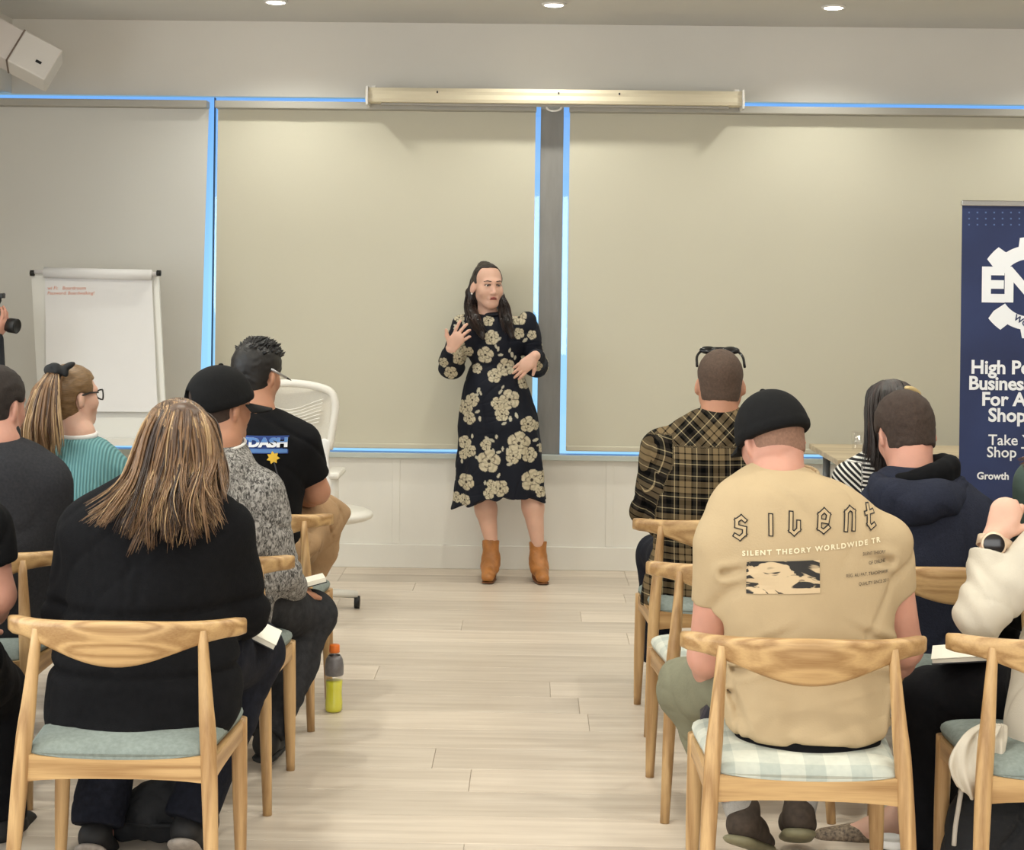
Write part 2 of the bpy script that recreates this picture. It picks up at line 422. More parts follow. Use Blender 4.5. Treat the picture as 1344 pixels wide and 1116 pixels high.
# windows behind the blinds: frames with separate panes
def glass_mat():
    m = bpy.data.materials.new('window_glass'); m.use_nodes = True; nt = m.node_tree; nt.nodes.remove(nt.nodes['Principled BSDF'])
    t = nt.nodes.new('ShaderNodeBsdfTransparent'); g = nt.nodes.new('ShaderNodeBsdfGlossy'); g.inputs['Roughness'].default_value = 0.02
    mx = nt.nodes.new('ShaderNodeMixShader'); mx.inputs[0].default_value = 0.06
    nt.links.new(t.outputs[0], mx.inputs[1]); nt.links.new(g.outputs[0], mx.inputs[2]); nt.links.new(mx.outputs[0], nt.nodes['Material Output'].inputs[0]); return m
M_glass = glass_mat()
XC0 = P(707.5, 350, WALL_Y)[0]; XC1 = P(737.5, 350, WALL_Y)[0]; XG = P(276, 300, WALL_Y)[0]
col = box('trim_column', (XC0, WALL_Y+0.002, Z_SILL), (XC1, WALL_Y+0.10, Z_HEAD), M_column, bev=0.002); props(col, kind='structure')
for i, (a, b) in enumerate(((X0, XG-0.02), (XG+0.004, XC0), (XC1, X1))):
    e = empty('window_%d' % (i+1), ((a+b)/2, WALL_Y+0.07, Z_SILL), kind='structure')
    hw = (b-a)/2; zt = Z_HEAD-Z_SILL
    bm = bmesh.new()
    for lo, hi in (((-hw, -.01, -.03), (hw, .03, -.005)), ((-hw, -.01, zt+.012), (hw, .03, zt+.05))):
        t_ = box_bm(lo, hi); me = bpy.data.meshes.new('t'); t_.to_mesh(me); t_.free(); bm.from_mesh(me); bpy.data.meshes.remove(me)
    bm_obj('window_frame', bm, M_alu, e)
    np_ = max(1, round(2*hw/1.3)) if i != 1 else 1
    for j in range(np_):
        x0_ = -hw + 2*hw*j/np_; x1_ = -hw + 2*hw*(j+1)/np_
        box('pane', (x0_+.003, 0.008, -.005), (x1_-.003, 0.014, zt+.012), M_glass, e)
xm = XG+0.002
box_m = box('trim_mullion', (xm-0.0015, WALL_Y+0.062, Z_SILL), (xm+0.0015, WALL_Y+0.10, Z_HEAD), mat('mullion_dark', (40, 44, 50), 0.5)); props(box_m, kind='structure')

# roller blinds
def blind(pxl, pxr, label, tilt=(0, 0), M_blind=M_blind):
    xa = P(pxl, 400, WALL_Y-0.03)[0] if pxl is not None else X0+0.02; xb = P(pxr, 400, WALL_Y-0.03)[0] if pxr is not None else X1-0.02
    e = empty('roller_blind', ((xa+xb)/2, WALL_Y-0.03, 0.66), label, 'roller blind', 'roller blinds across the back windows'); hw = (xb-xa)/2
    zt = 2.537-0.66
    n = 12; V = []; F = []
    for s_, yy in ((0, -0.001), (1, 0.001)):
        for i in range(n+1):
            x = -hw+2*hw*i/n
            for j in range(9):
                z = zt*j/8; tx = tilt[0]*(1-j/8) if i == 0 else (tilt[1]*(1-j/8) if i == n else 0)
                V.append((x+tx, yy+0.0015*math.sin(i*2.1+j), z))
    N = (n+1)*9
    for s_ in (0, 1):
        for i in range(n):
            for j in range(8):
                q = (s_*N+i*9+j, s_*N+(i+1)*9+j, s_*N+(i+1)*9+j+1, s_*N+i*9+j+1); F.append(q if s_ == 0 else q[::-1])
    mesh_obj('fabric', V, F, M_blind, e, True)
    box('bottom_bar', (-hw+tilt[0], -0.008, -0.005), (hw+tilt[1], 0.008, 0.024), M_blind, e, bev=0.006)
    box('cassette', (-hw-0.004, -0.078, zt-0.036), (hw+0.004, 0.006, zt+0.004), M_blind_case, e, bev=0.005)
    return e
M_blind_day_tint = mat('blind_daylight_tint', (213, 211, 204), 0.9, var=0.02, vscale=1.2, bump=0.06, bscale=500, spec=0.2)  # cool daylight falling on the left blind is mixed into its fabric colour
blind(None, 271, 'roller blind at the left with a painted daylight tint, behind the flip chart', (0, -0.035), M_blind_day_tint)
blind(283, 700, 'cream roller blind behind the standing woman, left of the grey column')
blind(745, None, 'wide cream roller blind right of the grey column')

# projection screen housing hung above the blinds
a = P(481, 126, 8.56); b = P(976, 131, 8.56)
zc = (a[2]+b[2])/2
e = empty('projector_screen', ((a[0]+b[0])/2, 8.56, zc), 'long cream projector screen housing above the blinds', 'projector screen'); hw = (b[0]-a[0])/2
M_house = mat('screen_housing', (222, 211, 184), 0.45)
prof = [(-0.045, 0.040), (0.05, 0.040), (0.05, -0.03), (0.02, -0.040), (-0.050, -0.036), (-0.056, -0.02), (-0.052, 0.004), (-0.056, 0.02)]
V = [(s*hw, y, z) for s in (-1, 1) for y, z in prof]; n = len(prof)
F = [(i, (i+1) % n, n+(i+1) % n, n+i) for i in range(n)] + [tuple(range(n-1, -1, -1)), tuple(range(n, 2*n))]
mesh_obj('casing', V, F, M_house, e)
for s in (-1, 1):
    bk = box('bracket', (s*(hw-0.01)-0.006, -0.075, -0.055), (s*(hw-0.01)+0.006, 0.055, 0.045), M_white_pl, e, bev=0.002)
    ba = box('bracket_arm', (s*(hw-0.04)-0.012, -0.03, 0.041), (s*(hw-0.04)+0.012, 0.17, 0.052), M_white_pl, bk, bev=0.002)
box('bottom_bar', (-hw+0.08, -0.02, -0.05), (hw-0.08, 0.005, -0.038), mat('screen_bar', (170, 166, 158), 0.5), e, bev=0.003)
ang = np.linspace(PI, 2*PI, 12); hx = P(727, 140, 8.56)[0]-e.location.x
tube('pull_handle', [(hx+0.04*math.cos(t), -0.01, -0.05+0.022*math.sin(t)) for t in ang], 0.005, M_white_pl, e)
for s in (-0.62, 0.02, 0.34):
    box('screw', (s*hw-0.004, -0.058, 0.012), (s*hw+0.004, -0.054, 0.024), M_black, e)

# recessed downlights
M_lens = emis('downlight_lens', (1.0, 0.95, 0.84), 14.0)
DLX = (P(362, 4, 8.1)[0], P(727, 5, 8.1)[0], P(1094, 5, 8.1)[0]); dx = (DLX[2]-DLX[0])/2
xs = [DLX[0]-dx, DLX[0], DLX[1], DLX[2], DLX[2]+dx]
where = {1: 'left of the three downlights in view', 2: 'middle of the three downlights in view', 3: 'right of the three downlights in view'}
def downlight(x, y, label, energy):
    e = empty('downlight', (x, y, CEIL), label, 'ceiling light', 'recessed ceiling downlights')
    lathe('trim_ring', [(0.038, 0.0), (0.046, -0.004), (0.05, -0.010), (0.058, -0.010), (0.062, -0.004), (0.062, 0.0)], M_white_pl, e)
    lathe('lens', [(0.0005, -0.014), (0.03, -0.013), (0.046, -0.009), (0.048, -0.0005), (0.0005, -0.0005)], M_lens, e)
    d = bpy.data.lights.new('downlight_lamp', 'SPOT'); d.energy = energy; d.color = (0.99, 0.985, 0.89); d.spot_size = math.radians(140); d.spot_blend = 0.75; d.shadow_soft_size = 0.05
    l = bpy.data.objects.new('downlight_lamp', d); COL.objects.link(l); l.parent = e; l.location = (0, 0, -0.03)
for j, y in enumerate((8.1, 6.2, 4.3, 2.4, 0.5)):
    for i, x in enumerate(xs):
        if j == 0 and i == 0: continue
        if j == 0 and 1 <= i <= 3: lb = 'round white recessed downlight near the back wall, ' + where[i]
        else: lb = 'round recessed ceiling downlight further back in the room, out of view'
        downlight(x, y, lb, 34 if j == 0 else 46)

# loudspeaker under the bulkhead, upper left
c = P(26, 70, 8.05)
e = empty('loudspeaker', c, 'white box loudspeaker tilted downwards in the upper left corner', 'loudspeaker')
sp = bpy.data.objects.new('cabinet', None)
bmx = box_bm((-0.20, -0.10, -0.09), (0.10, 0.10, 0.09), 0.008); body = bm_obj('cabinet', bmx, mat('speaker_white', (214, 206, 200), 0.5), e)
V = [(0.10, -0.1, -.09), (0.10, 0.1, -.09), (0.10, 0.1, .09), (0.10, -.1, .09)]
g1 = bm_obj('grille', box_bm((-0.015, -0.105, -0.093), (0.19, 0.103, 0.093), 0.008), mat('speaker_face', (220, 215, 208), 0.6), e)
g2 = bm_obj('seam', box_bm((-0.022, -0.104, -0.0935), (-0.014, 0.104, 0.0935), 0.0), mat('seam_brown', (120, 104, 92), 0.6), e)
g3 = bm_obj('badge', box_bm((0.105, -0.108, -0.03), (0.135, -0.104, -0.016), 0.001), M_black, e)
g4 = bm_obj('bracket', box_bm((-0.42, 0.0, -0.03), (-0.12, 0.05, 0.03), 0.004), M_white_pl, e)
rot = Euler((math.radians(-12), math.radians(27), math.radians(10)))
for o in (body, g1, g2, g3): o.rotation_euler = rot
g4.location = (-0.02, 0, 0.0)

# ================================================================== FURNITURE
W_X = wood('ash_rail', (146, 108, 64), (198, 162, 112), 0)
W_Z = wood('ash_leg', (150, 112, 70), (200, 164, 115), 2)
W_Y = wood('ash_side', (146, 108, 66), (196, 159, 110), 1)
M_seat_grey = mat('seat_greygreen', (130, 139, 133), 0.95, var=0.12, vscale=90, bump=0.2, bscale=400)
def plaid_seat():
    m = bpy.data.materials.new('seat_check'); m.use_nodes = True; nt = m.node_tree; b = nt.nodes['Principled BSDF']; L = nt.links.new
    t = nt.nodes.new('ShaderNodeTexCoord'); s = nt.nodes.new('ShaderNodeSeparateXYZ'); L(t.outputs['Object'], s.inputs[0])
    def band(out, f, ph):
        m1 = nt.nodes.new('ShaderNodeMath'); m1.operation = 'MULTIPLY_ADD'; m1.inputs[1].default_value = f; m1.inputs[2].default_value = ph; L(out, m1.inputs[0])
        m2 = nt.nodes.new('ShaderNodeMath'); m2.operation = 'SINE'; L(m1.outputs[0], m2.inputs[0])
        m3 = nt.nodes.new('ShaderNodeMath'); m3.operation = 'GREATER_THAN'; m3.inputs[1].default_value = 0.15; L(m2.outputs[0], m3.inputs[0]); return m3.outputs[0]
    n = nt.nodes.new('ShaderNodeTexNoise'); n.inputs['Scale'].default_value = 60; n.inputs['Detail'].default_value = 4; L(t.outputs['Object'], n.inputs['Vector'])
    a1 = nt.nodes.new('ShaderNodeMath'); a1.operation = 'ADD'; L(band(s.outputs[0], 60, 0.4), a1.inputs[0]); L(band(s.outputs[1], 60, 1.0), a1.inputs[1])
    a2 = nt.nodes.new('ShaderNodeMath'); a2.operation = 'MULTIPLY_ADD'; a2.inputs[1].default_value = 0.28; L(a1.outputs[0], a2.inputs[0])
    a3 = nt.nodes.new('ShaderNodeMath'); a3.operation = 'MULTIPLY'; a3.inputs[1].default_value = 0.45; L(n.outputs['Fac'], a3.inputs[0]); L(a3.outputs[0], a2.inputs[2])
    r = nt.nodes.new('ShaderNodeValToRGB'); r.color_ramp.elements[0].position = 0.1; r.color_ramp.elements[0].color = srgb((206, 206, 192)); r.color_ramp.elements[1].position = 0.85; r.color_ramp.elements[1].color = srgb((164, 170, 162))
    L(a2.outputs[0], r.inputs[0]); L(r.outputs[0], b.inputs['Base Color']); b.inputs['Roughness'].default_value = 0.95; return m
M_seat_check = plaid_seat()

def rr_section(hy, hz, n=4, r=0.6):
    """rounded rectangle outline (y,z) half sizes"""
    rad = min(hy, hz)*r; out = []
    for cxs, czs, a0 in ((1, 1, 0), (-1, 1, 90), (-1, -1, 180), (1, -1, 270)):
        for i in range(n):
            a = math.radians(a0+90*i/(n-1)); out.append((cxs*(hy-rad)+rad*math.cos(a), czs*(hz-rad)+rad*math.sin(a)))
    return out
def chair_proto():
    G = {}
    # curved back rail
    V = []; F = []; ns = 33; m = 16
    for i in range(ns):
        s = -1+2*i/(ns-1); x = 0.284*s
        y = -0.215+0.125*abs(s)**2.2
        zt = 0.742+0.006*math.cos(s*PI)
        hgt = 0.045+0.066*(0.5+0.5*math.cos(PI*min(1, abs(s)/0.90)))**0.95
        zb = zt-hgt; th = 0.0165+0.003*abs(s)
        e_ = max(0.0, (abs(s)-0.94)/0.06); sh = math.sqrt(max(0.0, 1-e_*e_*0.75))
        dy = 0.125*2.2*abs(s)**1.2*(1 if s > 0 else -1)/0.284
        tx, ty = 1/math.hypot(1, dy), dy/math.hypot(1, dy)
        for py_, pz_ in rr_section(th*sh, hgt/2*(0.72+0.28*sh), 4, 0.8):
            tilt = 0.12*pz_
            V.append((x-ty*(py_), y+tx*py_-tilt*0.6, (zt+zb)/2+pz_))
    for i in range(ns-1):
        for j in range(m): F.append((i*m+j, i*m+(j+1) % m, (i+1)*m+(j+1) % m, (i+1)*m+j))
    F.append(tuple(range(m-1, -1, -1))); F.append(tuple((ns-1)*m+j for j in range(m)))
    G['backrest'] = (V, [f[::-1] for f in F])
    def leg(pts, rads):
        return tube_geo(spline(pts, 12), np.interp(np.linspace(0, 1, 12), np.linspace(0, 1, len(rads)), rads), 14)
    for s, nm in ((-1, 'l'), (1, 'r')):
        G['bleg'+nm] = leg([(s*0.197, -0.172, 0.718), (s*0.21, -0.185, 0.55), (s*0.222, -0.2, 0.40), (s*0.243, -0.238, 0.0)], [0.0115, 0.016, 0.0205, 0.0195, 0.0135])
        G['fleg'+nm] = leg([(s*0.228, 0.185, 0.413), (s*0.232, 0.19, 0.2), (s*0.236, 0.196, 0.0)], [0.021, 0.0195, 0.0135])
    return G
CH = chair_proto()
def joinbox(pts):   # hexahedron from 8 pts bottom4, top4
    return pts, [(3, 2, 1, 0), (4, 5, 6, 7), (0, 1, 5, 4), (1, 2, 6, 5), (2, 3, 7, 6), (3, 0, 4, 7)]
def rail_geo(A, B, t, z0, z1, dip=0.0, n=10):
    A = np.array(A); B = np.array(B); d = nrm(B-A); nn = np.array((-d[1], d[0])); V = []
    for i in range(n+1):
        f = i/n; c = A+(B-A)*f; dd = dip*(1-(2*f-1)**2); ends = 0.018*abs(2*f-1)**3
        for s, z in ((-1, z0-ends*0.5), (1, z0-ends*0.5), (1, z1-dd), (-1, z1-dd)): V.append((c[0]+nn[0]*t*s, c[1]+nn[1]*t*s, z))
    F = [(i*4+j, (i+1)*4+j, (i+1)*4+(j+1) % 4, i*4+(j+1) % 4) for i in range(n) for j in range(4)]
    F += [(0, 1, 2, 3), (n*4+3, n*4+2, n*4+1, n*4)]
    return V, F
def cushion_geo(hwb, hwf, yb, yf, z0, th):
    n = 18; V = []; F = []
    rows = 16
    def prof(u):  # super-elliptic edge roll
        return (max(0, 1-abs(u)**9))**(1/2.4)
    for side in (1, -1):
        for i in range(rows+1):
            v = math.sin((-1+2*i/rows)*PI/2); y = yb+(yf-yb)*(v+1)/2; hw = hwb+(hwf-hwb)*(v+1)/2
            for j in range(n+1):
                u = math.sin((-1+2*j/n)*PI/2); e = prof(u)*prof(v)
                dome = 0.012*(1-u*u)*(1-v*v) - 0.016*(1-u*u)*max(0, -v)**3
                x = hw*u*(1-0.05*abs(v)**10); yy = y-(yf-yb)*0.025*v*abs(u)**10
                V.append((x, yy, z0+th*0.5+side*th*0.5*e+(dome if side > 0 else 0)))
    N = (rows+1)*(n+1)
    for s in (0, 1):
        for i in range(rows):
            for j in range(n):
                q = (s*N+i*(n+1)+j, s*N+i*(n+1)+j+1, s*N+(i+1)*(n+1)+j+1, s*N+(i+1)*(n+1)+j); F.append(q if s == 0 else q[::-1])
    return V, F
CM = {}
def make_mesh(key, VF, m, smooth=True):
    if key not in CM:
        me = bpy.data.meshes.new(key); me.from_pydata([tuple(map(float, v)) for v in VF[0]], [], [tuple(f) for f in VF[1]]); me.materials.append(m)
        me.polygons.foreach_set('use_smooth', [smooth]*len(me.polygons)); me.update(); CM[key] = me
    return CM[key]
make_mesh('backrest', CH['backrest'], W_X)
for k_ in ('blegl', 'blegr', 'flegl', 'flegr'): make_mesh(k_, CH[k_], W_Z)
make_mesh('rail_b', rail_geo((-0.215, -0.195), (0.215, -0.195), 0.012, 0.372, 0.428, 0.012), W_X, False)
make_mesh('rail_f', rail_geo((-0.228, 0.188), (0.228, 0.188), 0.012, 0.365, 0.412, 0.004), W_X, False)
make_mesh('rail_l', rail_geo((-0.218, -0.2), (-0.23, 0.19), 0.012, 0.365, 0.412, 0.0), W_Y, False)
make_mesh('rail_r', rail_geo((0.218, -0.2), (0.23, 0.19), 0.012, 0.365, 0.412, 0.0), W_Y, False)
make_mesh('seat_grey', cushion_geo(0.212, 0.245, -0.205, 0.215, 0.402, 0.056), M_seat_grey)
make_mesh('seat_check', cushion_geo(0.212, 0.245, -0.205, 0.215, 0.402, 0.056), M_seat_check)
def chair(x, y, rz, label, seat='seat_grey', tone=None):
    e = empty('dining_chair', (x, y, 0), label, 'chair', 'wooden audience chairs in rows', rz)
    for nm, key in (('backrest', 'backrest'), ('leg', 'blegl'), ('leg', 'blegr'), ('leg', 'flegl'), ('leg', 'flegr'), ('back_rail', 'rail_b'), ('front_rail', 'rail_f'), ('side_rail', 'rail_l'), ('side_rail', 'rail_r'), ('seat', seat)):
        o = bpy.data.objects.new(nm, CM[key]); COL.objects.link(o); o.parent = e
        if nm == 'seat': o['label'] = 'grey-green upholstered seat' if seat == 'seat_grey' else 'pale checked upholstered seat'
    return e
def cxat(pxc, Y): return P(pxc, 800, Y)[0]
CA = (P(167, 830, 3.865)[0], 3.955); CF = (P(1055, 830, 3.79)[0], 3.88)
chair(CA[0], CA[1], math.radians(1), 'ash chair in the left foreground under the woman with long streaked hair')
XL = -1.0
chair(XL, 4.865, math.radians(-1), 'ash chair under the man in the grey heather fleece')
chair(XL+0.005, 5.745, math.radians(-1.5), 'ash chair under the man in the black printed t-shirt')
chair(-1.715, 4.865, math.radians(2), 'ash chair under the man in the charcoal jacket at the left edge')
chair(-1.73, 5.745, math.radians(-3), 'ash chair under the woman in the teal jumper')
chair(CA[0]-0.70, 4.0, math.radians(3), 'ash chair of the bare-armed person at the left edge, mostly out of view')
XR = 0.64
chair(XR, 5.745, math.radians(2), 'ash chair under the man in the plaid shirt')
chair(XR-0.015, 4.865, math.radians(2.5), 'empty ash chair with a pale seat between the plaid and the tan shirt', 'seat_check')
chair(CF[0], CF[1], math.radians(-1.5), 'ash chair with pale checked seat under the man in the tan t-shirt', 'seat_check')
chair(1.25, 4.865, math.radians(-3), 'ash chair under the man in the navy hoodie')
chair(1.29, 5.745, math.radians(-2), 'ash chair under the woman in the striped top')
chair(P(1247, 830, 3.81)[0]+0.284, 3.90, math.radians(-2), 'ash chair at the right edge under the person in cream')
chair(1.93, 4.9, math.radians(-2), 'ash chair under the person in dark green, out of view at the right')

# ---- flip chart
e0 = P(125, 360, 8.15)
e = empty('flip_chart', (e0[0], 8.15, 0), 'white flip chart easel with orange handwriting at the left', 'flip chart')
M_board = mat('flip_board', (226, 224, 216), 0.35); M_paper = mat('flip_paper', (226, 224, 222), 0.85, var=0.01)
def Lp(px, py, Y): return P(px, py, Y) - np.array((e0[0], 8.15, 0))
def quad_slab(name, c4, th, m, parent, back=(0, 1, 0)):
    c4 = [np.array(c) for c in c4]; bvec = np.array(back)*th
    V = list(c4)+[c+bvec for c in c4]
    return mesh_obj(name, V, [(0, 1, 2, 3), (7, 6, 5, 4), (0, 4, 5, 1), (1, 5, 6, 2), (2, 6, 7, 3), (3, 7, 4, 0)], m, parent)
quad_slab('board', [Lp(41, 362, 8.17), Lp(53, 580, 7.97), Lp(219, 578, 7.97), Lp(208, 362, 8.17)][::1], 0.02, M_board, e)
quad_slab('paper', [Lp(59, 365, 8.15), Lp(61, 540, 7.97), Lp(207, 541, 7.97), Lp(199, 365, 8.15)], 0.008, M_paper, e)
tube('rolled_page', [Lp(58, 358, 8.135), Lp(199, 361, 8.135)], 0.027, M_paper, e, 16)
tube('clamp_bar', [Lp(41, 357, 8.165), Lp(209, 360, 8.165)], 0.012, mat('clamp_grey', (225, 220, 218), 0.4), e, 10)
for px_ in (42, 208): tube('end_cap', [Lp(px_-2, 358.5, 8.16), Lp(px_+3, 358.6, 8.16)], 0.016, M_black, e, 10)
for a_, b_ in (((52, 575), (40, 745)), ((219, 575), (232, 745))):
    pa = Lp(a_[0], a_[1], 7.99); pb = Lp(b_[0], b_[1], 7.75); pb[2] = 0.01; tube('leg', [pa, pb], 0.014, M_board, e)
pa = Lp(130, 380, 8.19); pb = Lp(130, 700, 8.55); pb[2] = 0.01; tube('leg', [pa, pb], 0.014, M_board, e)
tr = quad_slab('pen_tray', [Lp(54, 577, 7.9), Lp(54, 586, 7.9), Lp(218, 585, 7.9), Lp(218, 576, 7.9)], 0.06, M_board, e)

def text_geo(s, size, bold=0.0, shear=0.0, spacing=1.0, align='LEFT'):
    cu = bpy.data.curves.new('txt', 'FONT'); cu.body = s; cu.size = size; cu.offset = bold; cu.shear = shear; cu.space_character = spacing; cu.align_x = align; cu.resolution_u = 3
    o = bpy.data.objects.new('txt', cu); COL.objects.link(o)
    dg = bpy.context.evaluated_depsgraph_get(); dg.update(); me = o.evaluated_get(dg).to_mesh()
    V = np.array([v.co[:] for v in me.vertices]).reshape(-1, 3); F = [tuple(p.vertices) for p in me.polygons]
    bpy.data.objects.remove(o); bpy.data.curves.remove(cu); return V, F
def clip_above(V, F, y0):
    bm = bmesh.new(); bv = [bm.verts.new(tuple(v)) for v in V]
    for f in F:
        try: bm.faces.new([bv[i] for i in f])
        except ValueError: pass
    bmesh.ops.bisect_plane(bm, geom=bm.verts[:]+bm.edges[:]+bm.faces[:], plane_co=(0, y0, 0), plane_no=(0, 1, 0), clear_inner=True)
    bm.verts.index_update(); V2 = np.array([v.co[:] for v in bm.verts]); F2 = [tuple(v.index for v in f.verts) for f in bm.faces]; bm.free(); return V2, F2
M_orange_ink = mat('orange_marker', (226, 158, 134), 0.8)
pTL = Lp(59, 365, 8.148); pTR = Lp(199, 365, 8.148); pBL = Lp(61, 540, 7.968)
ux = nrm(pTR-pTL); uz = nrm(pBL-pTL); wpp = np.linalg.norm(pTR-pTL)
for tx, (fx, fz), sz in (('wi Fi:   Boardroom', (0.012, 0.062), 0.026), ('Password: Boardwalking!', (0.012, 0.088), 0.024)):
    V, F = text_geo(tx, sz, 0.0, 0.15)
    V = V[:, :1]*ux - V[:, 1:2]*uz + (pTL + ux*fx + uz*fz) + np.array((0, -0.003, 0)); mesh_obj('handwriting', V, F, M_orange_ink, e)

# ---- white mesh office chair behind the man in black
c = P(378, 560, 7.25)
e = empty('office_chair', (c[0], 7.25, 0), 'white mesh-backed office chair behind the man in the black t-shirt', 'chair')
M_ofw = mat('office_white', (226, 222, 212), 0.45); M_mesh = mat('office_mesh', (214, 208, 194), 0.7, var=0.08, vscale=150, stretch=(1, 1, 8))
def oc(px, py, Y=7.25): return P(px, py, Y) - np.array((c[0], 7.25, 0))
rim = spline([oc(432, 590), oc(437, 560), oc(440, 530), oc(428, 511), oc(378, 503), oc(328, 511), oc(316, 530), oc(320, 560), oc(325, 590)], 40)
tube('back_frame', rim, 0.018, M_ofw, e, 10)
V = []; F = []; na, nb = 20, 14     # woven back panel, bowed
for i in range(na+1):
    for j in range(nb+1):
        u = -1+2*i/na; v = j/nb
        p = oc(378+u*(58-3*v), 508+(82*v)+9*u*u*(1-v)); p[1] += 0.05*(1-u*u)
        V.append(p)
for i in range(na):
    for j in range(nb): F.append((i*(nb+1)+j, i*(nb+1)+j+1, (i+1)*(nb+1)+j+1, (i+1)*(nb+1)+j))
o = mesh_obj('back_mesh', V, F, M_mesh, e, True); md = o.modifiers.new('s', 'SOLIDIFY'); md.thickness = 0.004
for j in range(7):
    yy = 524+j*5
    tube('mesh_rib', spline([oc(335+j, yy, 7.235), oc(378, yy+14-j, 7.28), oc(424-j, yy, 7.235)], 14), 0.003, M_ofw, e, 6)
S = SDF(0.012); sc_ = np.array((c[0], 7.52, 0.46)); S.rc(sc_+(-0.17, 0, 0), sc_+(0.17, 0, 0), 0.2, 0.2, 0.03, ((0, 0, 1), 0.22)); sdf_obj('seat', S, M_ofw, e)
tube('spine', [(0, 0.02, 0.78), (0, 0.02, 0.5), (0, 0.22, 0.42)], 0.03, M_ofw, e)
tube('gas_column', [(0, 0.27, 0.44), (0, 0.27, 0.1)], 0.03, M_ofw, e)
for i in range(5):
    a_ = 2*PI*i/5+0.3; pe = (0.3*math.cos(a_), 0.27+0.3*math.sin(a_), 0.065)
    tube('base_arm', [(0, 0.27, 0.10), pe], [0.026, 0.018], M_ofw, e)
    tube('caster', [(pe[0]-0.012, pe[1], 0.03), (pe[0]+0.012, pe[1], 0.03)], 0.03, M_black, e, 14)
for s in (-1, 1):
    xx = s*0.205
    tube('arm_post', [(xx, 0.2, 0.42), (xx, 0.1, 0.55), (xx, 0.08, 0.66)], 0.02, M_ofw, e)
    box('arm_pad', (xx-0.035, -0.02, 0.66), (xx+0.035, 0.24, 0.69), M_ofw, e, bev=0.012)
# crumpled white cloth strip hanging on the chair's right side
S = SDF(0.008); q = [P(427, 582, 7.1), P(428, 620, 7.1), P(429, 700, 7.1), P(428, 752, 7.1)]
S.chain(q, [0.022, 0.02, 0.022, 0.02], 0.02, ((0, 1, 0), 0.5)); S.folds(0.006, 60, 3)
sdf_obj('hanging_cloth', S, mat('white_cloth', (232, 230, 226), 0.8), e)

# ---- long table by the right windows with a glass on it
tx0 = P(1062, 580, 8.4)[0]
e = empty('side_table', (tx0+0.9, 8.0, 0), 'long pale wood table under the right window, beside the banner', 'table')
TZ = 0.742
box('table_top', (-0.9, -0.4, TZ-0.028), (0.9, 0.4, TZ), wood('table_wood', (176, 156, 126), (206, 188, 158), 0, 0.6), e, bev=0.003)
for sx_ in (-1, 1):
    for sy_ in (-1, 1): tube('leg', [(sx_*0.82, sy_*0.33, TZ-0.028), (sx_*0.82, sy_*0.33, 0.0)], 0.02, M_alu, e)
box('frame', (-0.82, -0.34, TZ-0.07), (0.82, 0.34, TZ-0.03), M_alu, e)
def tumbler_mat():
    m = bpy.data.materials.new('clear_glass'); m.use_nodes = True; b = m.node_tree.nodes['Principled BSDF']
    nt = m.node_tree; t = nt.nodes.new('ShaderNodeBsdfTransparent'); g = nt.nodes.new('ShaderNodeBsdfGlossy'); g.inputs['Roughness'].default_value = 0.05; lw = nt.nodes.new('ShaderNodeValue'); lw.outputs[0].default_value = 0.12
    mx = nt.nodes.new('ShaderNodeMixShader'); nt.links.new(lw.outputs[0], mx.inputs[0]); nt.links.new(t.outputs[0], mx.inputs[1]); nt.links.new(g.outputs[0], mx.inputs[2]); nt.links.new(mx.outputs[0], nt.nodes['Material Output'].inputs[0]); nt.nodes.remove(b); return m
M_clear = tumbler_mat()
gp = P(1127, 582, 8.1)
g = empty('drinking_glass', (gp[0], 8.1, TZ), 'clear drinking glass on the pale table by the window', 'glass')
lathe('tumbler', [(0.03, 0.0), (0.034, 0.004), (0.04, 0.095), (0.0375, 0.095), (0.032, 0.01), (0.0005, 0.008)], M_clear, g)

# ---- roll-up banner
bl = P(1263, 266, 7.0); BZ = bl[2]; BX = bl[0]
e = empty('rollup_banner', (BX+0.425, 7.0, 0), 'navy pull-up banner with white gear logo and bold lettering', 'banner')
M_navy = mat('banner_navy', (24, 36, 76), 0.5, var=0.35, vscale=2.2, rgb2=(38, 54, 100)); M_wprint = mat('white_print', (240, 241, 243), 0.55)
box('panel', (-0.425, -0.002, 0.09), (0.425, 0.002, BZ-0.012), M_navy, e)
box('top_bar', (-0.43, -0.012, BZ-0.014), (0.43, 0.012, BZ+0.010), M_chrome, e, bev=0.004)
box('base', (-0.44, -0.09, 0.0), (0.44, 0.09, 0.09), mat('banner_base', (150, 152, 156), 0.35, metal=0.8), e, bev=0.02)
tube('pole', [(0, 0.03, 0.05), (0, 0.03, BZ)], 0.008, M_alu, e)
def bpx(px, py): p = P(px, py, 6.995); return p[0]-(BX+0.425), p[2]
PXM = 7.0/FPX
def btext(s, px, py, size_px, bold, m=M_wprint, spacing=1.0):
    V, F = text_geo(s, size_px*PXM, bold*size_px*PXM, 0, spacing); x, z = bpx(px, py)
    mesh_obj('lettering', [(v[0]+x, -0.004, v[1]+z) for v in V], F, m, e)
btext('High Pe', 1274, 490, 24.5, 0.030); btext('Business', 1271, 511, 24.5, 0.030, spacing=0.97); btext('For Au', 1288, 532, 24.5, 0.030); btext('Shop', 1297, 553, 24.5, 0.030)
btext('Take Y', 1297, 584, 19.5, 0.012); btext('Shop T', 1295, 600, 19.5, 0.012); btext('Growth', 1282, 629, 13, 0.028)
btext('E', 1287, 394, 60, 0.05); btext('N', 1317, 394, 60, 0.05)
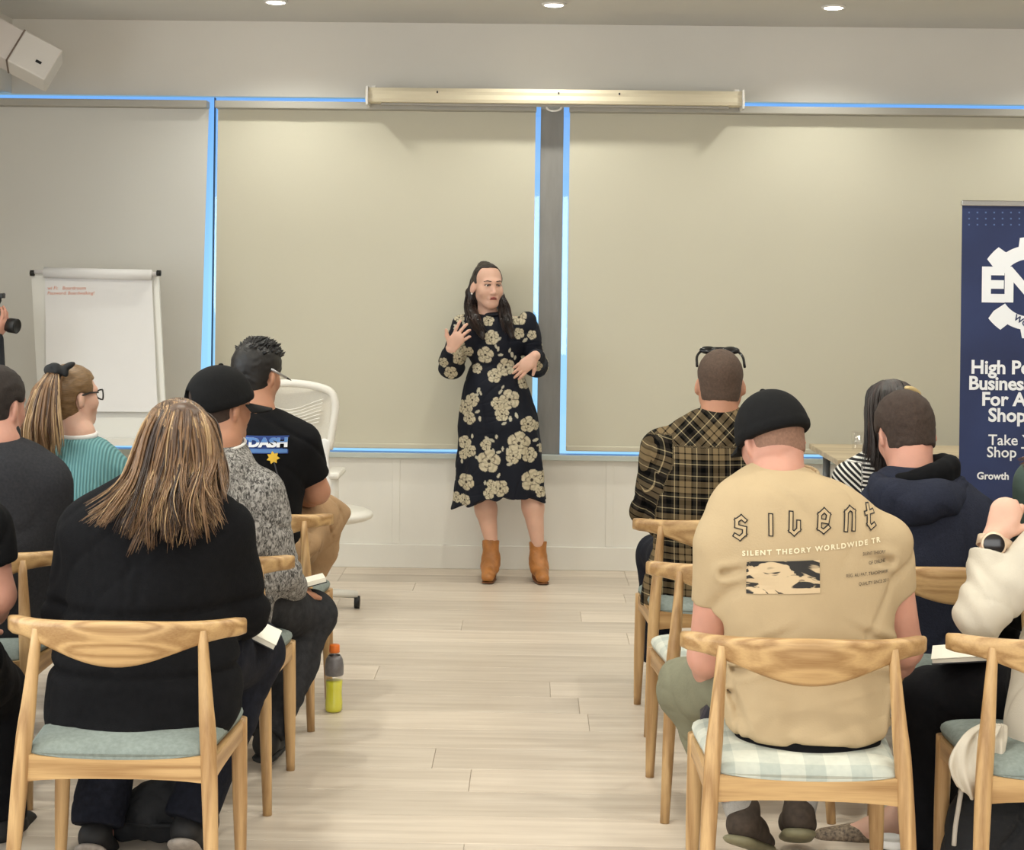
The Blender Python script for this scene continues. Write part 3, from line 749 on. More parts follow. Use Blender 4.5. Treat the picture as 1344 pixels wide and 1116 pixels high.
# gear ring behind the letters
gx, gz = bpx(1351, 378)
def gear():
    V = []; F = []; n = 96; ro, ri, rt = 0.185, 0.125, 0.222
    for i in range(n):
        a = 2*PI*i/n; ph = (a*8/(2*PI)+0.42) % 1.0; r = rt if 0.22 < ph < 0.72 else ro
        V.append((gx+r*math.cos(a), -0.0032, gz+r*math.sin(a))); V.append((gx+ri*math.cos(a), -0.0032, gz+ri*math.sin(a)))
    for i in range(n):
        mid = (V[2*i][2]+V[2*i+1][2])/2
        zz = mid-gz
        if -0.082 < zz < 0.080: continue
        j = (i+1) % n; F.append((2*i, 2*i+1, 2*j+1, 2*j))
    return V, F
V, F = gear()
V = [(min(v[0], 0.42), v[1], v[2]) for v in V]
mesh_obj('gear_logo', V, F, M_wprint, e)
V, F = text_geo('WOR', 0.038, 0.001); ca, sa = math.cos(-0.55), math.sin(-0.55); x, z = bpx(1330, 419)
mesh_obj('lettering', [(x+v[0]*ca-v[1]*sa, -0.0045, z+v[0]*sa+v[1]*ca) for v in V], F, M_navy, e)
V = []; F = []
for r_ in range(3):
    for c_ in range(22):
        x, z = bpx(1272+c_*11, 279+r_*8); i = len(V); d = 0.0035
        V += [(x-d, -0.0035, z-d), (x+d, -0.0035, z-d), (x+d, -0.0035, z+d), (x-d, -0.0035, z+d)]; F.append((i, i+1, i+2, i+3))
keep = [k for k in range(len(F)) if V[F[k][1]][0] < 0.42]
mesh_obj('dot_pattern', V, [F[k] for k in keep], mat('dot_blue', (84, 104, 150), 0.6), e)

# ================================================================== PEOPLE
def skin(name, rgb):
    m = mat(name, rgb, 0.55, var=0.07, vscale=14, bump=0.04, bscale=160)
    b = m.node_tree.nodes['Principled BSDF']; b.inputs['Subsurface Weight'].default_value = 0.12; b.inputs['Subsurface Radius'].default_value = (0.01, 0.004, 0.002); return m
SK_PALE = skin('skin_pale', (218, 174, 152)); SK_PINK = skin('skin_pink', (200, 146, 126)); SK_TAN = skin('skin_tan', (186, 134, 106))
M_denim_black = mat('black_trousers', (20, 20, 23), 0.9, var=0.15, vscale=30, bump=0.15, bscale=120, spec=0.15)
M_soleW = mat('sole_white', (206, 200, 190), 0.6, var=0.1, vscale=30); M_soleB = mat('sole_black', (24, 23, 23), 0.7)
M_shoeB = mat('shoe_black', (26, 25, 26), 0.65, var=0.2, vscale=40)

def hr(yaw, pitch=0, roll=0):
    M_ = Matrix.Rotation(-math.radians(yaw), 3, 'Z') @ Matrix.Rotation(-math.radians(pitch), 3, 'X') @ Matrix.Rotation(math.radians(roll), 3, 'Y')
    return np.array(M_)
class Head:
    def __init__(s, c, yaw=0, pitch=0, roll=0, sc=1.0): s.c = np.asarray(c, float); s.R = hr(yaw, pitch, roll); s.sc = sc
    def p(s, x, y, z): return s.c + s.R @ (np.array((x, y, z))*s.sc)
    def add(s, S, neck, female=False, nr=0.056, ears=True):
        k = s.sc; R = s.R
        S.el(s.p(0, -0.012, 0.03), np.array((0.075, 0.096, 0.086))*k, R, 0.02)
        jw = 0.74 if female else 1.0
        S.el(s.p(0, 0.022, -0.035), np.array((0.060*(0.90 if female else 1), 0.070, 0.085))*k, R, 0.03)
        S.el(s.p(0, 0.062, -0.094), np.array((0.026, 0.024, 0.02))*k, R, 0.03)
        for sx_ in (-1, 1):
            S.rc(s.p(sx_*0.053*jw, 0.0, -0.055), s.p(sx_*0.02*jw, 0.058, -0.093), 0.019*k, 0.018*k, 0.025)
            cq = 0.030 if female else 0.024; S.el(s.p(sx_*0.036, 0.054, -0.030), np.array((cq, cq, cq*1.05))*k, R, 0.025)
            if ears:
                S.el(s.p(sx_*0.078, -0.008, -0.012), np.array((0.009, 0.019, 0.032))*k, R @ hr(0, 10, sx_*-12) @ hr(sx_*-28), 0.008)
        S.el(s.p(0, 0.076, 0.022), np.array((0.046, 0.018, 0.013))*k, R, 0.02)
        for sx_ in (-1, 1): S.el(s.p(sx_*0.032, 0.097, 0.003), np.array((0.019, 0.014, 0.011))*k, R, 0.012, 'd')
        nt_ = 0.103 if female else 0.108; S.rc(s.p(0, 0.084, 0.006), s.p(0, nt_, -0.034), 0.007*k, (0.0095 if female else 0.0115)*k, 0.014)
        for sx_ in (-1, 1): S.el(s.p(sx_*0.0105, 0.0945, -0.038), np.array((0.007, 0.008, 0.006))*k, R, 0.006)
        S.rc(s.p(-0.018, 0.082, -0.064), s.p(0.018, 0.082, -0.064), 0.009*k, 0.009*k, 0.012)
        S.rc(s.p(0, -0.03, -0.04), neck, nr*k, nr*1.08, 0.035)
    def hair(s, h, grow=0.007, nape=-0.075, front=0.05, frontz=0.052, sideburn=True, seed=1, rough=0.003, freq=160, ear=True):
        S = SDF(h); k = s.sc; R = s.R
        S.el(s.p(0, -0.012, 0.03), np.array((0.075+grow, 0.096+grow, 0.086+grow))*k, R, 0.02)
        S.el(s.p(0, -0.03, -0.04), np.array((0.064+grow*0.6, 0.062+grow*0.6, 0.07))*k, R, 0.03)
        c, RT = s.c, s.R.T
        def loc(x, y, z):
            q0, q1, q2 = x-c[0], y-c[1], z-c[2]
            return [(RT[i, 0]*q0+RT[i, 1]*q1+RT[i, 2]*q2)/k for i in range(3)]
        def f(x, y, z):
            a, b, d = loc(x, y, z)
            face = np.minimum(b-front, (frontz-d)+0.25*(b-front))          # clear the face
            side = np.minimum(np.minimum(b+0.012, 0.012-d), 0.05+0*d)       # clear in front of the ears
            nap = nape-d
            return np.maximum(np.maximum(face, side), nap)
        S.fn(f, 'max', 0.004)
        if ear:
            for sx_ in (-1, 1): S.el(s.p(sx_*0.082, -0.006, -0.018), np.array((0.022, 0.024, 0.036))*k, R, 0.006, 'd')
        if rough: S.folds(rough, freq, seed)
        return S

def hand(S, w, f, n, thumb=1, curl=(25, 25, 25, 25), sc=1.0, k=0.006, spread=0.0, tdir=None, fl=1.0):
    """w wrist, f towards the fingers, n palm normal, thumb = side sign"""
    w = np.asarray(w, float); f = nrm(f); n = np.asarray(n, float); n = nrm(n-f*(n @ f)); s = np.cross(f, n)*thumb
    S.rc(w+f*0.005*sc, w+f*0.075*sc, 0.030*sc, 0.040*sc, 0.012, (n, 0.42))
    S.rc(w+f*0.03*sc+s*0.012*sc, w+f*0.055*sc+s*0.024*sc, 0.018*sc, 0.016*sc, 0.012)
    L = (0.040, 0.044, 0.041, 0.033); base = (0.029, 0.0098, -0.0096, -0.028); R0 = (0.0088, 0.0092, 0.0088, 0.0078)
    for i in range(4):
        p = w+f*(0.082-0.004*abs(i-1.2))*sc+s*base[i]*sc; d = nrm(f+s*spread*(1.5-i)); q = [p]; a = 0
        for j, m_ in enumerate((1.0, 0.66, 0.52)):
            a += math.radians(curl[i])*(0.8 if j == 0 else 1.1)
            dd = nrm(d*math.cos(a)+n*math.sin(a)); p = p+dd*L[i]*m_*sc*fl; q.append(p)
        S.chain([p_ for p_ in q], [R0[i]*sc*1.06, R0[i]*sc, R0[i]*sc*0.93, R0[i]*sc*0.8], 0.004)
    td = nrm(f*0.65+s*0.7+n*0.35) if tdir is None else nrm(tdir)
    b = w+f*0.03*sc+s*0.026*sc; m1 = b+td*0.04*sc; m2 = m1+nrm(td+f*0.4)*0.032*sc
    S.chain([b, m1, m2], [0.0135*sc, 0.0108*sc, 0.0085*sc], 0.008)

def T(py, xl, xr, Y, d):
    a, b = P(xl, py, Y), P(xr, py, Y); return ((a+b)/2, float(np.linalg.norm(b-a))/2, d)

def flatrc(S, a, b, ra, rb, k=0.02, fl=None):
    """limb of cloth that ends in a flat hem at b"""
    a = np.asarray(a, float); b = np.asarray(b, float); n0 = len(S.ops); S.rc(a, b, ra, rb, k, fl)
    op, fn, lo, hi, k_ = S.ops.pop(); d = nrm(b-a)
    S.ops.append((op, lambda x, y, z: smax(fn(x, y, z), (x-b[0])*d[0]+(y-b[1])*d[1]+(z-b[2])*d[2], 0.006), lo, hi, k_))

def shoe(parent, ankle, toe, m_up, m_sole, L=0.27, pitch=0.0, w=0.042, h=0.006, hi=0.0):
    """low shoe; toe = heading on the floor; pitch lifts the heel"""
    ankle = np.asarray(ankle, float); d = nrm((toe[0], toe[1], 0)); up = np.array((0, 0, 1.0)); s = np.cross(d, up)
    if pitch:
        a = math.radians(pitch); d2 = d*math.cos(a)-up*math.sin(a); up = up*math.cos(a)+d*math.sin(a); d = d2
    hl = ankle - d*0.055 - up*0.075
    def q(x, y, z): return hl + s*x + d*y + up*z
    S = SDF(h)
    S.rc(q(0, 0.04, 0.05), q(0, 0.12, 0.045), w*0.9, w, 0.02); S.rc(q(0, 0.12, 0.042), q(0.004, L-0.05, 0.026), w, w*0.86, 0.02, (up, 0.75))
    S.rc(q(0, 0.045, 0.06), q(0, 0.055, 0.095+hi), 0.038, 0.038, 0.02)
    S.cut(q(0, 0, 0.018), -up)
    su, _, _ = sdf_obj('shoe', S, m_up, parent)
    S2 = SDF(h); S2.rc(q(0, 0.035, 0.012), q(0, L-0.045, 0.012), w*0.98, w*1.02, 0.01, (up, 0.36)); S2.cut(q(0, 0, -0.002), -up); S2.cut(q(0, 0, 0.024), up)
    so, _, _ = sdf_obj('sole', S2, m_sole, parent)
    so.parent = su
    return su, so

class Person:
    def __init__(s, label, x, y, hb=0.007, hc=0.008):
        s.e = empty('person', (x, y, 0), label, 'person'); s.B = SDF(hb); s.hc = hc
        s.hb = hb
    def head(s, c, neck, yaw=0, pitch=0, roll=0, sc=1.0, nr=0.056, female=False, ears=True):
        s.H = Head(c, yaw, pitch, roll, sc); s.H.add(s.B, np.asarray(neck, float), female, nr, ears); s.neck = np.asarray(neck, float)
    def core(s, pel, chest, r=0.09):
        s.B.rc(s.neck, chest, 0.055, r, 0.03); s.B.rc(chest, pel, r, r*1.1, 0.03); s.pel = np.asarray(pel, float); s.chest = np.asarray(chest, float)
    def arm(s, sh, el, wr, r=(0.042, 0.04, 0.03), hf=None, hn=None, thumb=1, curl=(25, 25, 25, 25), sc=1.0, **kw):
        sh, el, wr = [np.asarray(v, float) for v in (sh, el, wr)]
        s.B.rc(s.chest+(0, 0, 0.05), sh, 0.06, r[0], 0.03)
        s.B.rc(sh, el, r[0], r[1], 0.03); m = el+(wr-el)*0.35
        s.B.rc(el, m, r[1], r[1]*1.0, 0.02); s.B.rc(m, wr, r[1], r[2], 0.02)
        if hf is not None: hand(s.B, wr, hf, hn, thumb, curl, sc, **kw)
        return sh, el, wr
    def leg(s, hip, knee, ank, r=(0.07, 0.052, 0.036), toe=None):
        hip, knee, ank = [np.asarray(v, float) for v in (hip, knee, ank)]
        s.B.rc(s.pel, hip, 0.08, r[0], 0.03); s.B.rc(hip, knee, r[0], r[1], 0.03); m = knee+(ank-knee)*0.35; s.B.rc(knee, m, r[1], r[1], 0.02); s.B.rc(m, ank, r[1], r[2], 0.02)
        if toe is not None: s.B.rc(ank-(0, 0, 0.02), ank-(0, 0, 0.055)+np.array(toe)*0.12, 0.03, 0.025, 0.02)
        return hip, knee, ank
    def finish(s, m): return sdf_obj('body', s.B, m, s.e)[0]

def trousers(p, m, legs, pel_w=0.17, r=(0.092, 0.072, 0.058), hc=None, amp=0.004, seed=5, top=0.10, hem=1.0, dep=0.13):
    S = SDF(hc or p.hc); pel = p.pel
    S.el(pel+(0, 0, 0.0), (pel_w, dep, 0.105), None, 0.05)
    for hip, knee, ank in legs:
        S.rc(hip, knee, r[0], r[1], 0.05); e_ = knee+(ank-knee)*hem
        mid = knee+(e_-knee)*0.4
        S.rc(knee, mid, r[1], r[1]*0.95, 0.03); flatrc(S, mid, e_, r[1]*0.95, r[2], 0.02)
    S.folds(amp, 38, seed)
    return sdf_obj('trousers', S, m, p.e)[0]

def seat_legs(p, x, y, spread=0.11, kz=0.50, kf=0.45, ay=0.36, m=None, r=(0.092, 0.072, 0.058), shoes=(None, None), hipz=0.555, toes=True, out=0.05):
    """default seated legs: hips at (x,y), knees ahead, feet under the knees"""
    L = []
    for s_ in (-1, 1):
        L.append(p.leg((x+s_*0.09, y+0.04, hipz), (x+s_*(0.09+out+spread*0.2), y+kf, kz), (x+s_*(0.1+out), y+ay, 0.10), toe=(0, 1, 0)))
    if shoes[0] is not None:
        for l in L: shoe(p.e, l[2], (0.05, 1), shoes[0], shoes[1])
    return L

# ---- hair strands
def strands(name, guides, N, mats, parent, seed=1, r=0.0028, jit=0.006, tip=0.02, layers=1.0, clump=9, npt=14, weights=(0.4, 0.35, 0.25), waves=0.004, trim=0.12, push=None, root=0.15):
    """guides: list of polylines (k,3) side by side; strands are spread between them"""
    rs = np.random.RandomState(seed); G = np.array([spline(g, npt) for g in guides]); ng = len(G); V = []; F = []; FM = []
    tt = np.linspace(0, 1, npt)
    for c in range(max(1, N//clump)):
        u0 = rs.uniform(0, ng-1); off0 = rs.normal(size=3)*jit; offt0 = rs.normal(size=3)*tip; mi = rs.choice(len(mats), p=weights); ph = rs.uniform(0, 6.28); cl_ = 1-rs.uniform(0, trim)
        for q in range(clump):
            u = np.clip(u0+rs.normal()*0.05*(ng-1)/4, 0, ng-1.001); i = int(u); f = u-i
            pts = G[i]*(1-f)+G[i+1]*f
            off = off0+rs.normal(size=3)*jit*0.5; ot = offt0+rs.normal(size=3)*tip*0.25
            pts = pts+off[None]*(0.2+0.8*tt[:, None])+ot[None]*(tt[:, None]**2)
            pts = pts+waves*np.sin(tt*9+ph)[:, None]*np.array((1, 0.3, 0.2))*tt[:, None]
            if push is not None:     # keep the strand outside the skull
                pc, pr, pR = push; l_ = (pts-pc) @ pR; q_ = np.sqrt(((l_/pr)**2).sum(1)); f_ = np.where(q_ < 1.0, 1.0/np.maximum(q_, 0.2), 1.0); pts = pc+(l_*f_[:, None]) @ pR.T
            kk = int(npt*(cl_)); kk = max(5, kk)
            P_ = pts[:kk]; t2 = np.linspace(0, 1, kk)
            rad = r*rs.uniform(0.7, 1.2)*np.clip(np.minimum(np.minimum(1.0, (1-t2)*2.2+0.12), root+t2*5), 0, 1)
            v, fc = tube_geo(P_, rad, 4); b = len(V); V += v; F += [tuple(x+b for x in ff) for ff in fc]
            mm = mi if rs.rand() < 0.75 else rs.choice(len(mats), p=weights); FM += [mm]*len(fc)
    TRI[0] += 2*len(F)
    return mesh_obj(name, V, F, mats, parent, True, True, FM)

def project_print(name, V, F, origin, ux, uz, vq, m, parent, off=0.0025, direction=(0, 1, 0), sub=0.0):
    """lay flat print (V in metres, x right / y up) on the cloth by dropping it along direction"""
    bvh = BVHTree.FromPolygons([Vector(p_) for p_ in vq[0]], [tuple(q_) for q_ in vq[1]])
    if sub:
        bm = bmesh.new(); bv = [bm.verts.new((p_[0], p_[1], 0)) for p_ in V]
        for f in F:
            try: bm.faces.new([bv[i] for i in f])
            except ValueError: pass
        bmesh.ops.triangulate(bm, faces=bm.faces[:])
        for _ in range(4):
            le = [e_ for e_ in bm.edges if e_.calc_length() > sub]
            if not le: break
            bmesh.ops.subdivide_edges(bm, edges=le, cuts=1); bmesh.ops.triangulate(bm, faces=bm.faces[:])
        bm.verts.index_update(); V = [v.co[:] for v in bm.verts]; F = [[v.index for v in f.verts] for f in bm.faces]; bm.free()
    d = Vector(direction).normalized(); out = []
    for v in V:
        p_ = np.array(origin)+np.array(ux)*v[0]+np.array(uz)*v[1]
        h_ = bvh.ray_cast(Vector(p_)-d*0.6, d)
        out.append(np.array(h_[0]-d*off) if h_[0] is not None else np.array(p_)-np.array(d)*off)
    return mesh_obj(name, out, F, m, parent, False, True)

def stroke_geo(lines, w):
    V = []; F = []
    for ln in lines:
        ln = np.asarray(ln, float)
        for i in range(len(ln)-1):
            a, b = ln[i], ln[i+1]; d = nrm(b-a); n = np.array((-d[1], d[0])); a2 = a-d*w*0.5; b2 = b+d*w*0.5; k = len(V)
            V += [a2+n*w/2, a2-n*w/2, b2-n*w/2, b2+n*w/2]; F.append((k, k+1, k+2, k+3))
    return [(v[0], v[1]) for v in V], F

def cap_part(p, H, m, brim_yaw=0, grow=0.016, h=0.006, cut=-0.002, tilt=0, snap=False):
    """baseball cap: crown, brim (heading brim_yaw relative to the face), button"""
    k = H.sc; R = H.R; S = SDF(h)
    S.el(H.p(0, -0.012, 0.03), np.array((0.075+grow, 0.096+grow, 0.080+grow))*k, R, 0.02)
    S.el(H.p(0, -0.012, 0.01), np.array((0.075+grow, 0.096+grow, 0.06+grow))*k, R, 0.02)
    up = R @ hr(brim_yaw) @ np.array((0, -math.sin(math.radians(tilt)), math.cos(math.radians(tilt)))); S.cut(H.p(0, 0, cut), -up)
    fw = R @ hr(brim_yaw) @ np.array((0, 1, 0)); rt = R @ hr(brim_yaw) @ np.array((1, 0, 0))
    if snap:   # half-moon opening at the back strap
        S.el(H.c+R @ np.array((0, -0.012, 0))*k - fw*0.11*k+up*0.014*k, np.array((0.034, 0.05, 0.028))*k, np.stack([rt, fw, up], 1), 0.004, 'd')
    c9 = H.p(0, 0, cut); S.fn(lambda x, y, z: np.where(((x-c9[0])*up[0]+(y-c9[1])*up[1]+(z-c9[2])*up[2]) < 0.022*k, -0.0022, 0.0), 'add')
    c, _, _ = sdf_obj('cap', S, m, p.e)
    # brim: curved plate
    V = []; F = []; n = 18; mrow = 6; c0 = H.p(0, -0.012, cut+0.008)
    rw, rd = (0.075+grow)*k, (0.096+grow)*k
    for lay in (0, 1):
        for i in range(n+1):
            a = math.radians(-62+124*i/n)
            for j in range(mrow+1):
                f = j/mrow; ext = (0.066*k*math.cos(a*1.3)**0.8)*f
                x = math.sin(a)*(rw*0.97+ext*0.4); y = math.cos(a)*(rd*0.97)+ext
                z = -0.10*x*x/0.09*1.6*f - 0.012*f - lay*0.004
                V.append(c0+rt*x+fw*y+up*z)
    N = (n+1)*(mrow+1)
    for i in range(n):
        for j in range(mrow):
            q = (i*(mrow+1)+j, i*(mrow+1)+j+1, (i+1)*(mrow+1)+j+1, (i+1)*(mrow+1)+j); F.append(q[::-1]); F.append(tuple(x+N for x in q))
    for i in range(n): a_ = i*(mrow+1)+mrow; b_ = (i+1)*(mrow+1)+mrow; F.append((a_, b_, b_+N, a_+N))
    b = mesh_obj('brim', V, F, m, p.e, True, True); b.parent = c
    bt = H.p(0, -0.012, 0.03)+ (R @ np.array((0, 0, 1)))*(0.080+grow)*k
    S = SDF(0.004); S.el(bt, (0.009, 0.009, 0.006), None, 0.0); o = sdf_obj('button', S, m, p.e)[0]; o.parent = c
    return c

# ================================================================== THE STANDING WOMAN (by the back wall)
SPY = 8.44
p = Person('woman in navy floral dress and tan ankle boots standing by the back wall', P(668, 760, SPY)[0], SPY, 0.0038, 0.0036)
hc_ = P(640, 375, SPY-0.02); nk = P(640, 416, SPY+0.01)
p.head(hc_, nk, yaw=158, pitch=2, roll=0, sc=1.0, nr=0.044, female=True)
pel = P(655, 520, SPY); ch = P(648, 440, SPY)
p.core(pel, ch, 0.085)
a1 = p.arm(P(606, 428, SPY), P(593, 480, SPY-0.06), P(591, 459, SPY-0.22), (0.030, 0.030, 0.022), hf=(0.50, -0.35, 0.76), hn=(0.35, 0.85, 0.1), thumb=1, curl=(12, 22, 27, 32), sc=0.96, spread=0.18, tdir=(-0.35, -0.2, 0.9))
a2 = p.arm(P(692, 424, SPY), P(705, 481, SPY+0.02), P(703, 467, SPY-0.215), (0.030, 0.030, 0.022), hf=(-0.66, -0.15, -0.62), hn=(-0.25, 0.9, -0.2), thumb=1, curl=(14, 14, 16, 18), sc=0.92, spread=0.05)
lL = p.leg(P(632, 530, SPY), P(634, 645, SPY-0.02), P(645, 712, SPY-0.02), (0.075, 0.057, 0.033))
lR = p.leg(P(676, 530, SPY), P(696, 640, SPY-0.02), P(706, 714, SPY-0.03), (0.075, 0.057, 0.033))
p.finish(SK_PALE)
# dress
S = SDF(0.0036)
S.loft([T(408, 632, 652, SPY+.01, .045), T(413, 618, 668, SPY+.01, .06), T(419, 606, 690, SPY, .085), T(430, 603, 697, SPY, .10), T(450, 608, 692, SPY, .115), T(468, 615, 685, SPY, .105), T(478, 617, 683, SPY, .10),
        T(492, 613, 689, SPY, .115), T(520, 606, 698, SPY, .135), T(560, 602, 708, SPY, .15), T(610, 599, 713, SPY, .165), T(650, 597, 717, SPY, .175), T(668, 595, 719, SPY, .18)], k=0.03, cap=0.006)
el, wr = a1[1], a1[2]
S.rc(a1[0]+(0, 0, 0.01), el, 0.052, 0.066, 0.035); S.rc(el, el+(wr-el)*0.6, 0.066, 0.055, 0.03); flatrc(S, el+(wr-el)*0.6, wr+(wr-el)*0.02, 0.05, 0.03, 0.012)
el, wr = a2[1], a2[2]
S.rc(a2[0]+(0, 0, 0.01), el, 0.052, 0.056, 0.03); S.rc(el, el+(wr-el)*0.7, 0.056, 0.05, 0.03); flatrc(S, el+(wr-el)*0.7, wr, 0.045, 0.03, 0.012)
hz = P(655, 655, SPY)[2]; hxm = P(655, 655, SPY)[0]
def hemf(x, y, z):   # dipped asymmetric hem
    u = (x-hxm)/0.24
    hem = hz + np.interp(u, [-1.05, -0.8, -0.3, 0, 0.4, 0.8, 1.05], [-0.052, -0.03, 0.008, 0.018, 0.02, 0.012, -0.004]); return hem-z
S.fn(hemf, 'max', 0.003)
def drape(x, y, z):  # soft vertical folds that deepen down the skirt
    t = np.clip((P(655, 478, SPY)[2]-z)/0.7, 0, 1); th = np.arctan2(y-SPY, x-hxm)
    return 0.007*t*np.sin(th*9+1.0)+0.004*t*np.sin(th*15+2+3*z)
S.fn(drape, 'add'); S.folds(0.003, 40, 4)
def belt(x, y, z): return 0.006*np.exp(-((z-P(655, 478, SPY)[2])/0.012)**2)
S.fn(belt, 'add')
FL = [(637,466,10.5),(664,482,11),(649,493,9),(669,524,12.5),(653,529,8),(659,543,9),(620,525,8.5),(610,535,10),(616,549,8),(693,557,10),(645,443,9.5),(641,421,7),(681,417,10),(681,438,7),(688,503,8),(601,456,10),(604,470,8),(583,475,6.5),(592,489,8.5),(602,417,7),(615,462,6),
      (681,581,14.5),(674,597,10),(695,597,9.5),(642,604,14.5),(610,581,8.5),(617,591,8),(638,583,7),(608,597,6),(612,632,10.5),(698,630,13.5),(657,639,10.5),(642,646,7),(645,634,6),(610,656,7.5),(598,654,7),(712,626,8),(710,646,7),(626,484,6.5),(703,560,5),(713,590,6),(698,440,6),(705,480,7)]
LV = [(654,458,3),(657,466,3.5),(672,466,4),(676,470,3),(669,460,3),(628,512,4),(625,519,4),(631,516,3),(660,508,3),(657,514,3.5),(678,545,4),(670,549,4),(662,555,3.5),(630,549,3.5),(627,540,3.5),(640,575,4),(646,577,4),(652,572,3),(627,600,4),(655,592,3.5),(660,588,3),(669,608,4),(666,590,3.5),(703,578,4),(707,585,3),(651,455,3),(655,445,3.5),(650,437,3),(689,447,4),(655,622,3.5),(637,632,3),(598,430,4),(608,425,3.5),(620,572,3),(606,606,3),(688,583,3),(597,428,3),(648,590,3)]
fx = [(P(a_, b_, SPY-0.1), r_*(SPY-0.1)/FPX) for a_, b_, r_ in FL]; lx = [(P(a_, b_, SPY-0.1), r_*(SPY-0.1)/FPX) for a_, b_, r_ in LV]
def floral(v):
    base = lin((20, 23, 34)); C = np.tile(base, (len(v), 1)); rs = np.random.RandomState(2)
    back = v[:, 1] > SPY
    X = np.where(back, -v[:, 0]+2*hxm+0.013, v[:, 0]); Z = v[:, 2]
    for c_, r_ in lx:
        ph = rs.uniform(0, 3.14); dx_, dz_ = X-c_[0], Z-c_[2]; u = dx_*math.cos(ph)+dz_*math.sin(ph); w_ = -dx_*math.sin(ph)+dz_*math.cos(ph)
        m_ = (u/r_)**2+(w_/(r_*0.5))**2 < 1; C[m_] = lin((190, 184, 164))
    for c_, r_ in fx:
        r_ = r_*1.06; ph = rs.uniform(0, 6.28); dx_, dz_ = X-c_[0], Z-c_[2]; d = np.hypot(dx_, dz_); th = np.arctan2(dz_, dx_)+ph
        lob = np.abs(np.cos(2.5*th)); edge = r_*(0.78+0.22*lob**0.6); m_ = d < edge
        q = d/r_; col = np.outer(np.ones(len(v)), lin((198, 187, 160)))
        petal = 0.5+0.5*np.cos(2*np.pi*(q*2.2+0.3*np.sin(th*5)))
        col = col*(0.80+0.28*petal)[:, None]
        sep = (lob < 0.16) & (q > 0.3); col[sep] = lin((96, 88, 80)); ring = (np.abs(q-0.5-0.08*np.sin(5*th)) < 0.045) & (np.sin(th*3.0+ph) > -0.2); col[ring] = lin((110, 100, 88))
        col[q < 0.15] = lin((58, 50, 44))
        C[m_] = np.clip(col[m_], 0, 1)
    return C
M_floral = attr_mat('floral_cloth', 0.75, 0.05, 300)
dress, dv, dq = sdf_obj('dress', S, M_floral, p.e, floral)
dress['label'] = 'navy dress printed with cream flowers'
S = SDF(0.004); S.el(P(647, 413, SPY-0.02), (0.05, 0.055, 0.014), None, 0.0); sdf_obj('collar', S, mat('navy_cloth', (22, 24, 34), 0.8), p.e)
# face details
M_dark = mat('brow_dark', (58, 38, 30), 0.8); M_lip = mat('lips', (176, 96, 86), 0.5); M_eye = mat('eye_dark', (40, 28, 24), 0.3); M_eyew = mat('eye_white', (222, 208, 200), 0.4)
H = p.H
for sx_ in (-1, 1):
    S = SDF(0.002); S.el(H.p(sx_*0.031, 0.0775, 0.004), (0.0120, 0.0122, 0.0062), H.R, 0); o = sdf_obj('eye', S, M_eyew, p.e)[0]
    S = SDF(0.0015); S.el(H.p(sx_*0.031, 0.0865, 0.004), (0.0055, 0.0055, 0.0055), H.R, 0); q_ = sdf_obj('iris', S, M_eye, p.e)[0]; q_.parent = o
    S = SDF(0.002); S.rc(H.p(sx_*0.017, 0.0880, 0.007), H.p(sx_*0.046, 0.079, 0.006), 0.0034, 0.0028, 0); sdf_obj('eyelid', S, M_dark, p.e)
    S = SDF(0.0025); S.rc(H.p(sx_*0.015, 0.094, 0.025), H.p(sx_*0.034, 0.089, 0.028), 0.003, 0.003, 0.002); S.rc(H.p(sx_*0.034, 0.089, 0.028), H.p(sx_*0.05, 0.076, 0.024), 0.003, 0.002, 0.002); sdf_obj('eyebrow', S, M_dark, p.e)
S = SDF(0.002); S.rc(H.p(-0.023, 0.0885, -0.0625), H.p(0, 0.0955, -0.059), 0.0022, 0.0036, .003); S.rc(H.p(0, 0.0955, -0.059), H.p(0.023, 0.0885, -0.0625), 0.0036, 0.0022, .003); sdf_obj('upper_lip', S, M_lip, p.e)
S = SDF(0.002); S.rc(H.p(-0.017, 0.0895, -0.0685), H.p(0.017, 0.0895, -0.0685), 0.0042, 0.0042, .003); sdf_obj('lower_lip', S, M_lip, p.e)
S = SDF(0.0015); S.rc(H.p(-0.014, 0.0935, -0.0645), H.p(0.014, 0.0935, -0.0645), 0.0022, 0.0022, 0); sdf_obj('mouth_line', S, mat('mouth_dark', (70, 34, 32), 0.7), p.e)
for sx_ in (-1, 1):
    S = SDF(0.0025); S.el(H.p(sx_*0.086, -0.004, -0.044), (0.006, 0.006, 0.006), None, 0); sdf_obj('earring', S, M_white_pl, p.e)
# hair: pulled back crown + long lengths over both shoulders
M_hd = mat('hair_dark', (36, 25, 22), 0.45, var=0.3, vscale=60, stretch=(4, 4, 0.6)); M_hd2 = mat('hair_dark_brown', (58, 38, 30), 0.4); M_hd3 = mat('hair_black', (24, 18, 17), 0.4)
S = H.hair(0.0036, 0.005, -0.10, 0.022, 0.090, rough=0.001, freq=120)
S.el(H.p(0, -0.07, 0.10), np.array((0.03, 0.035, 0.024)), H.R, 0.04)
G1 = [P(626, 358, SPY+.05), P(617, 385, SPY+.03), P(617, 402, SPY+.02), P(622, 420, SPY-.09), P(634, 442, SPY-.125)]
G2 = [P(650, 368, SPY+.08), P(658, 390, SPY+.04), P(662, 404, SPY+.0), P(664, 420, SPY-.09), P(672, 441, SPY-.12)]
G0 = [P(620, 365, SPY+.08), P(612, 400, SPY+.08), P(610, 425, SPY+.10), P(612, 440, SPY+.12)]
S.chain(G1, [0.015, 0.024, 0.028, 0.034, 0.014], 0.02); S.chain(G2, [0.012, 0.018, 0.022, 0.032, 0.014], 0.02)
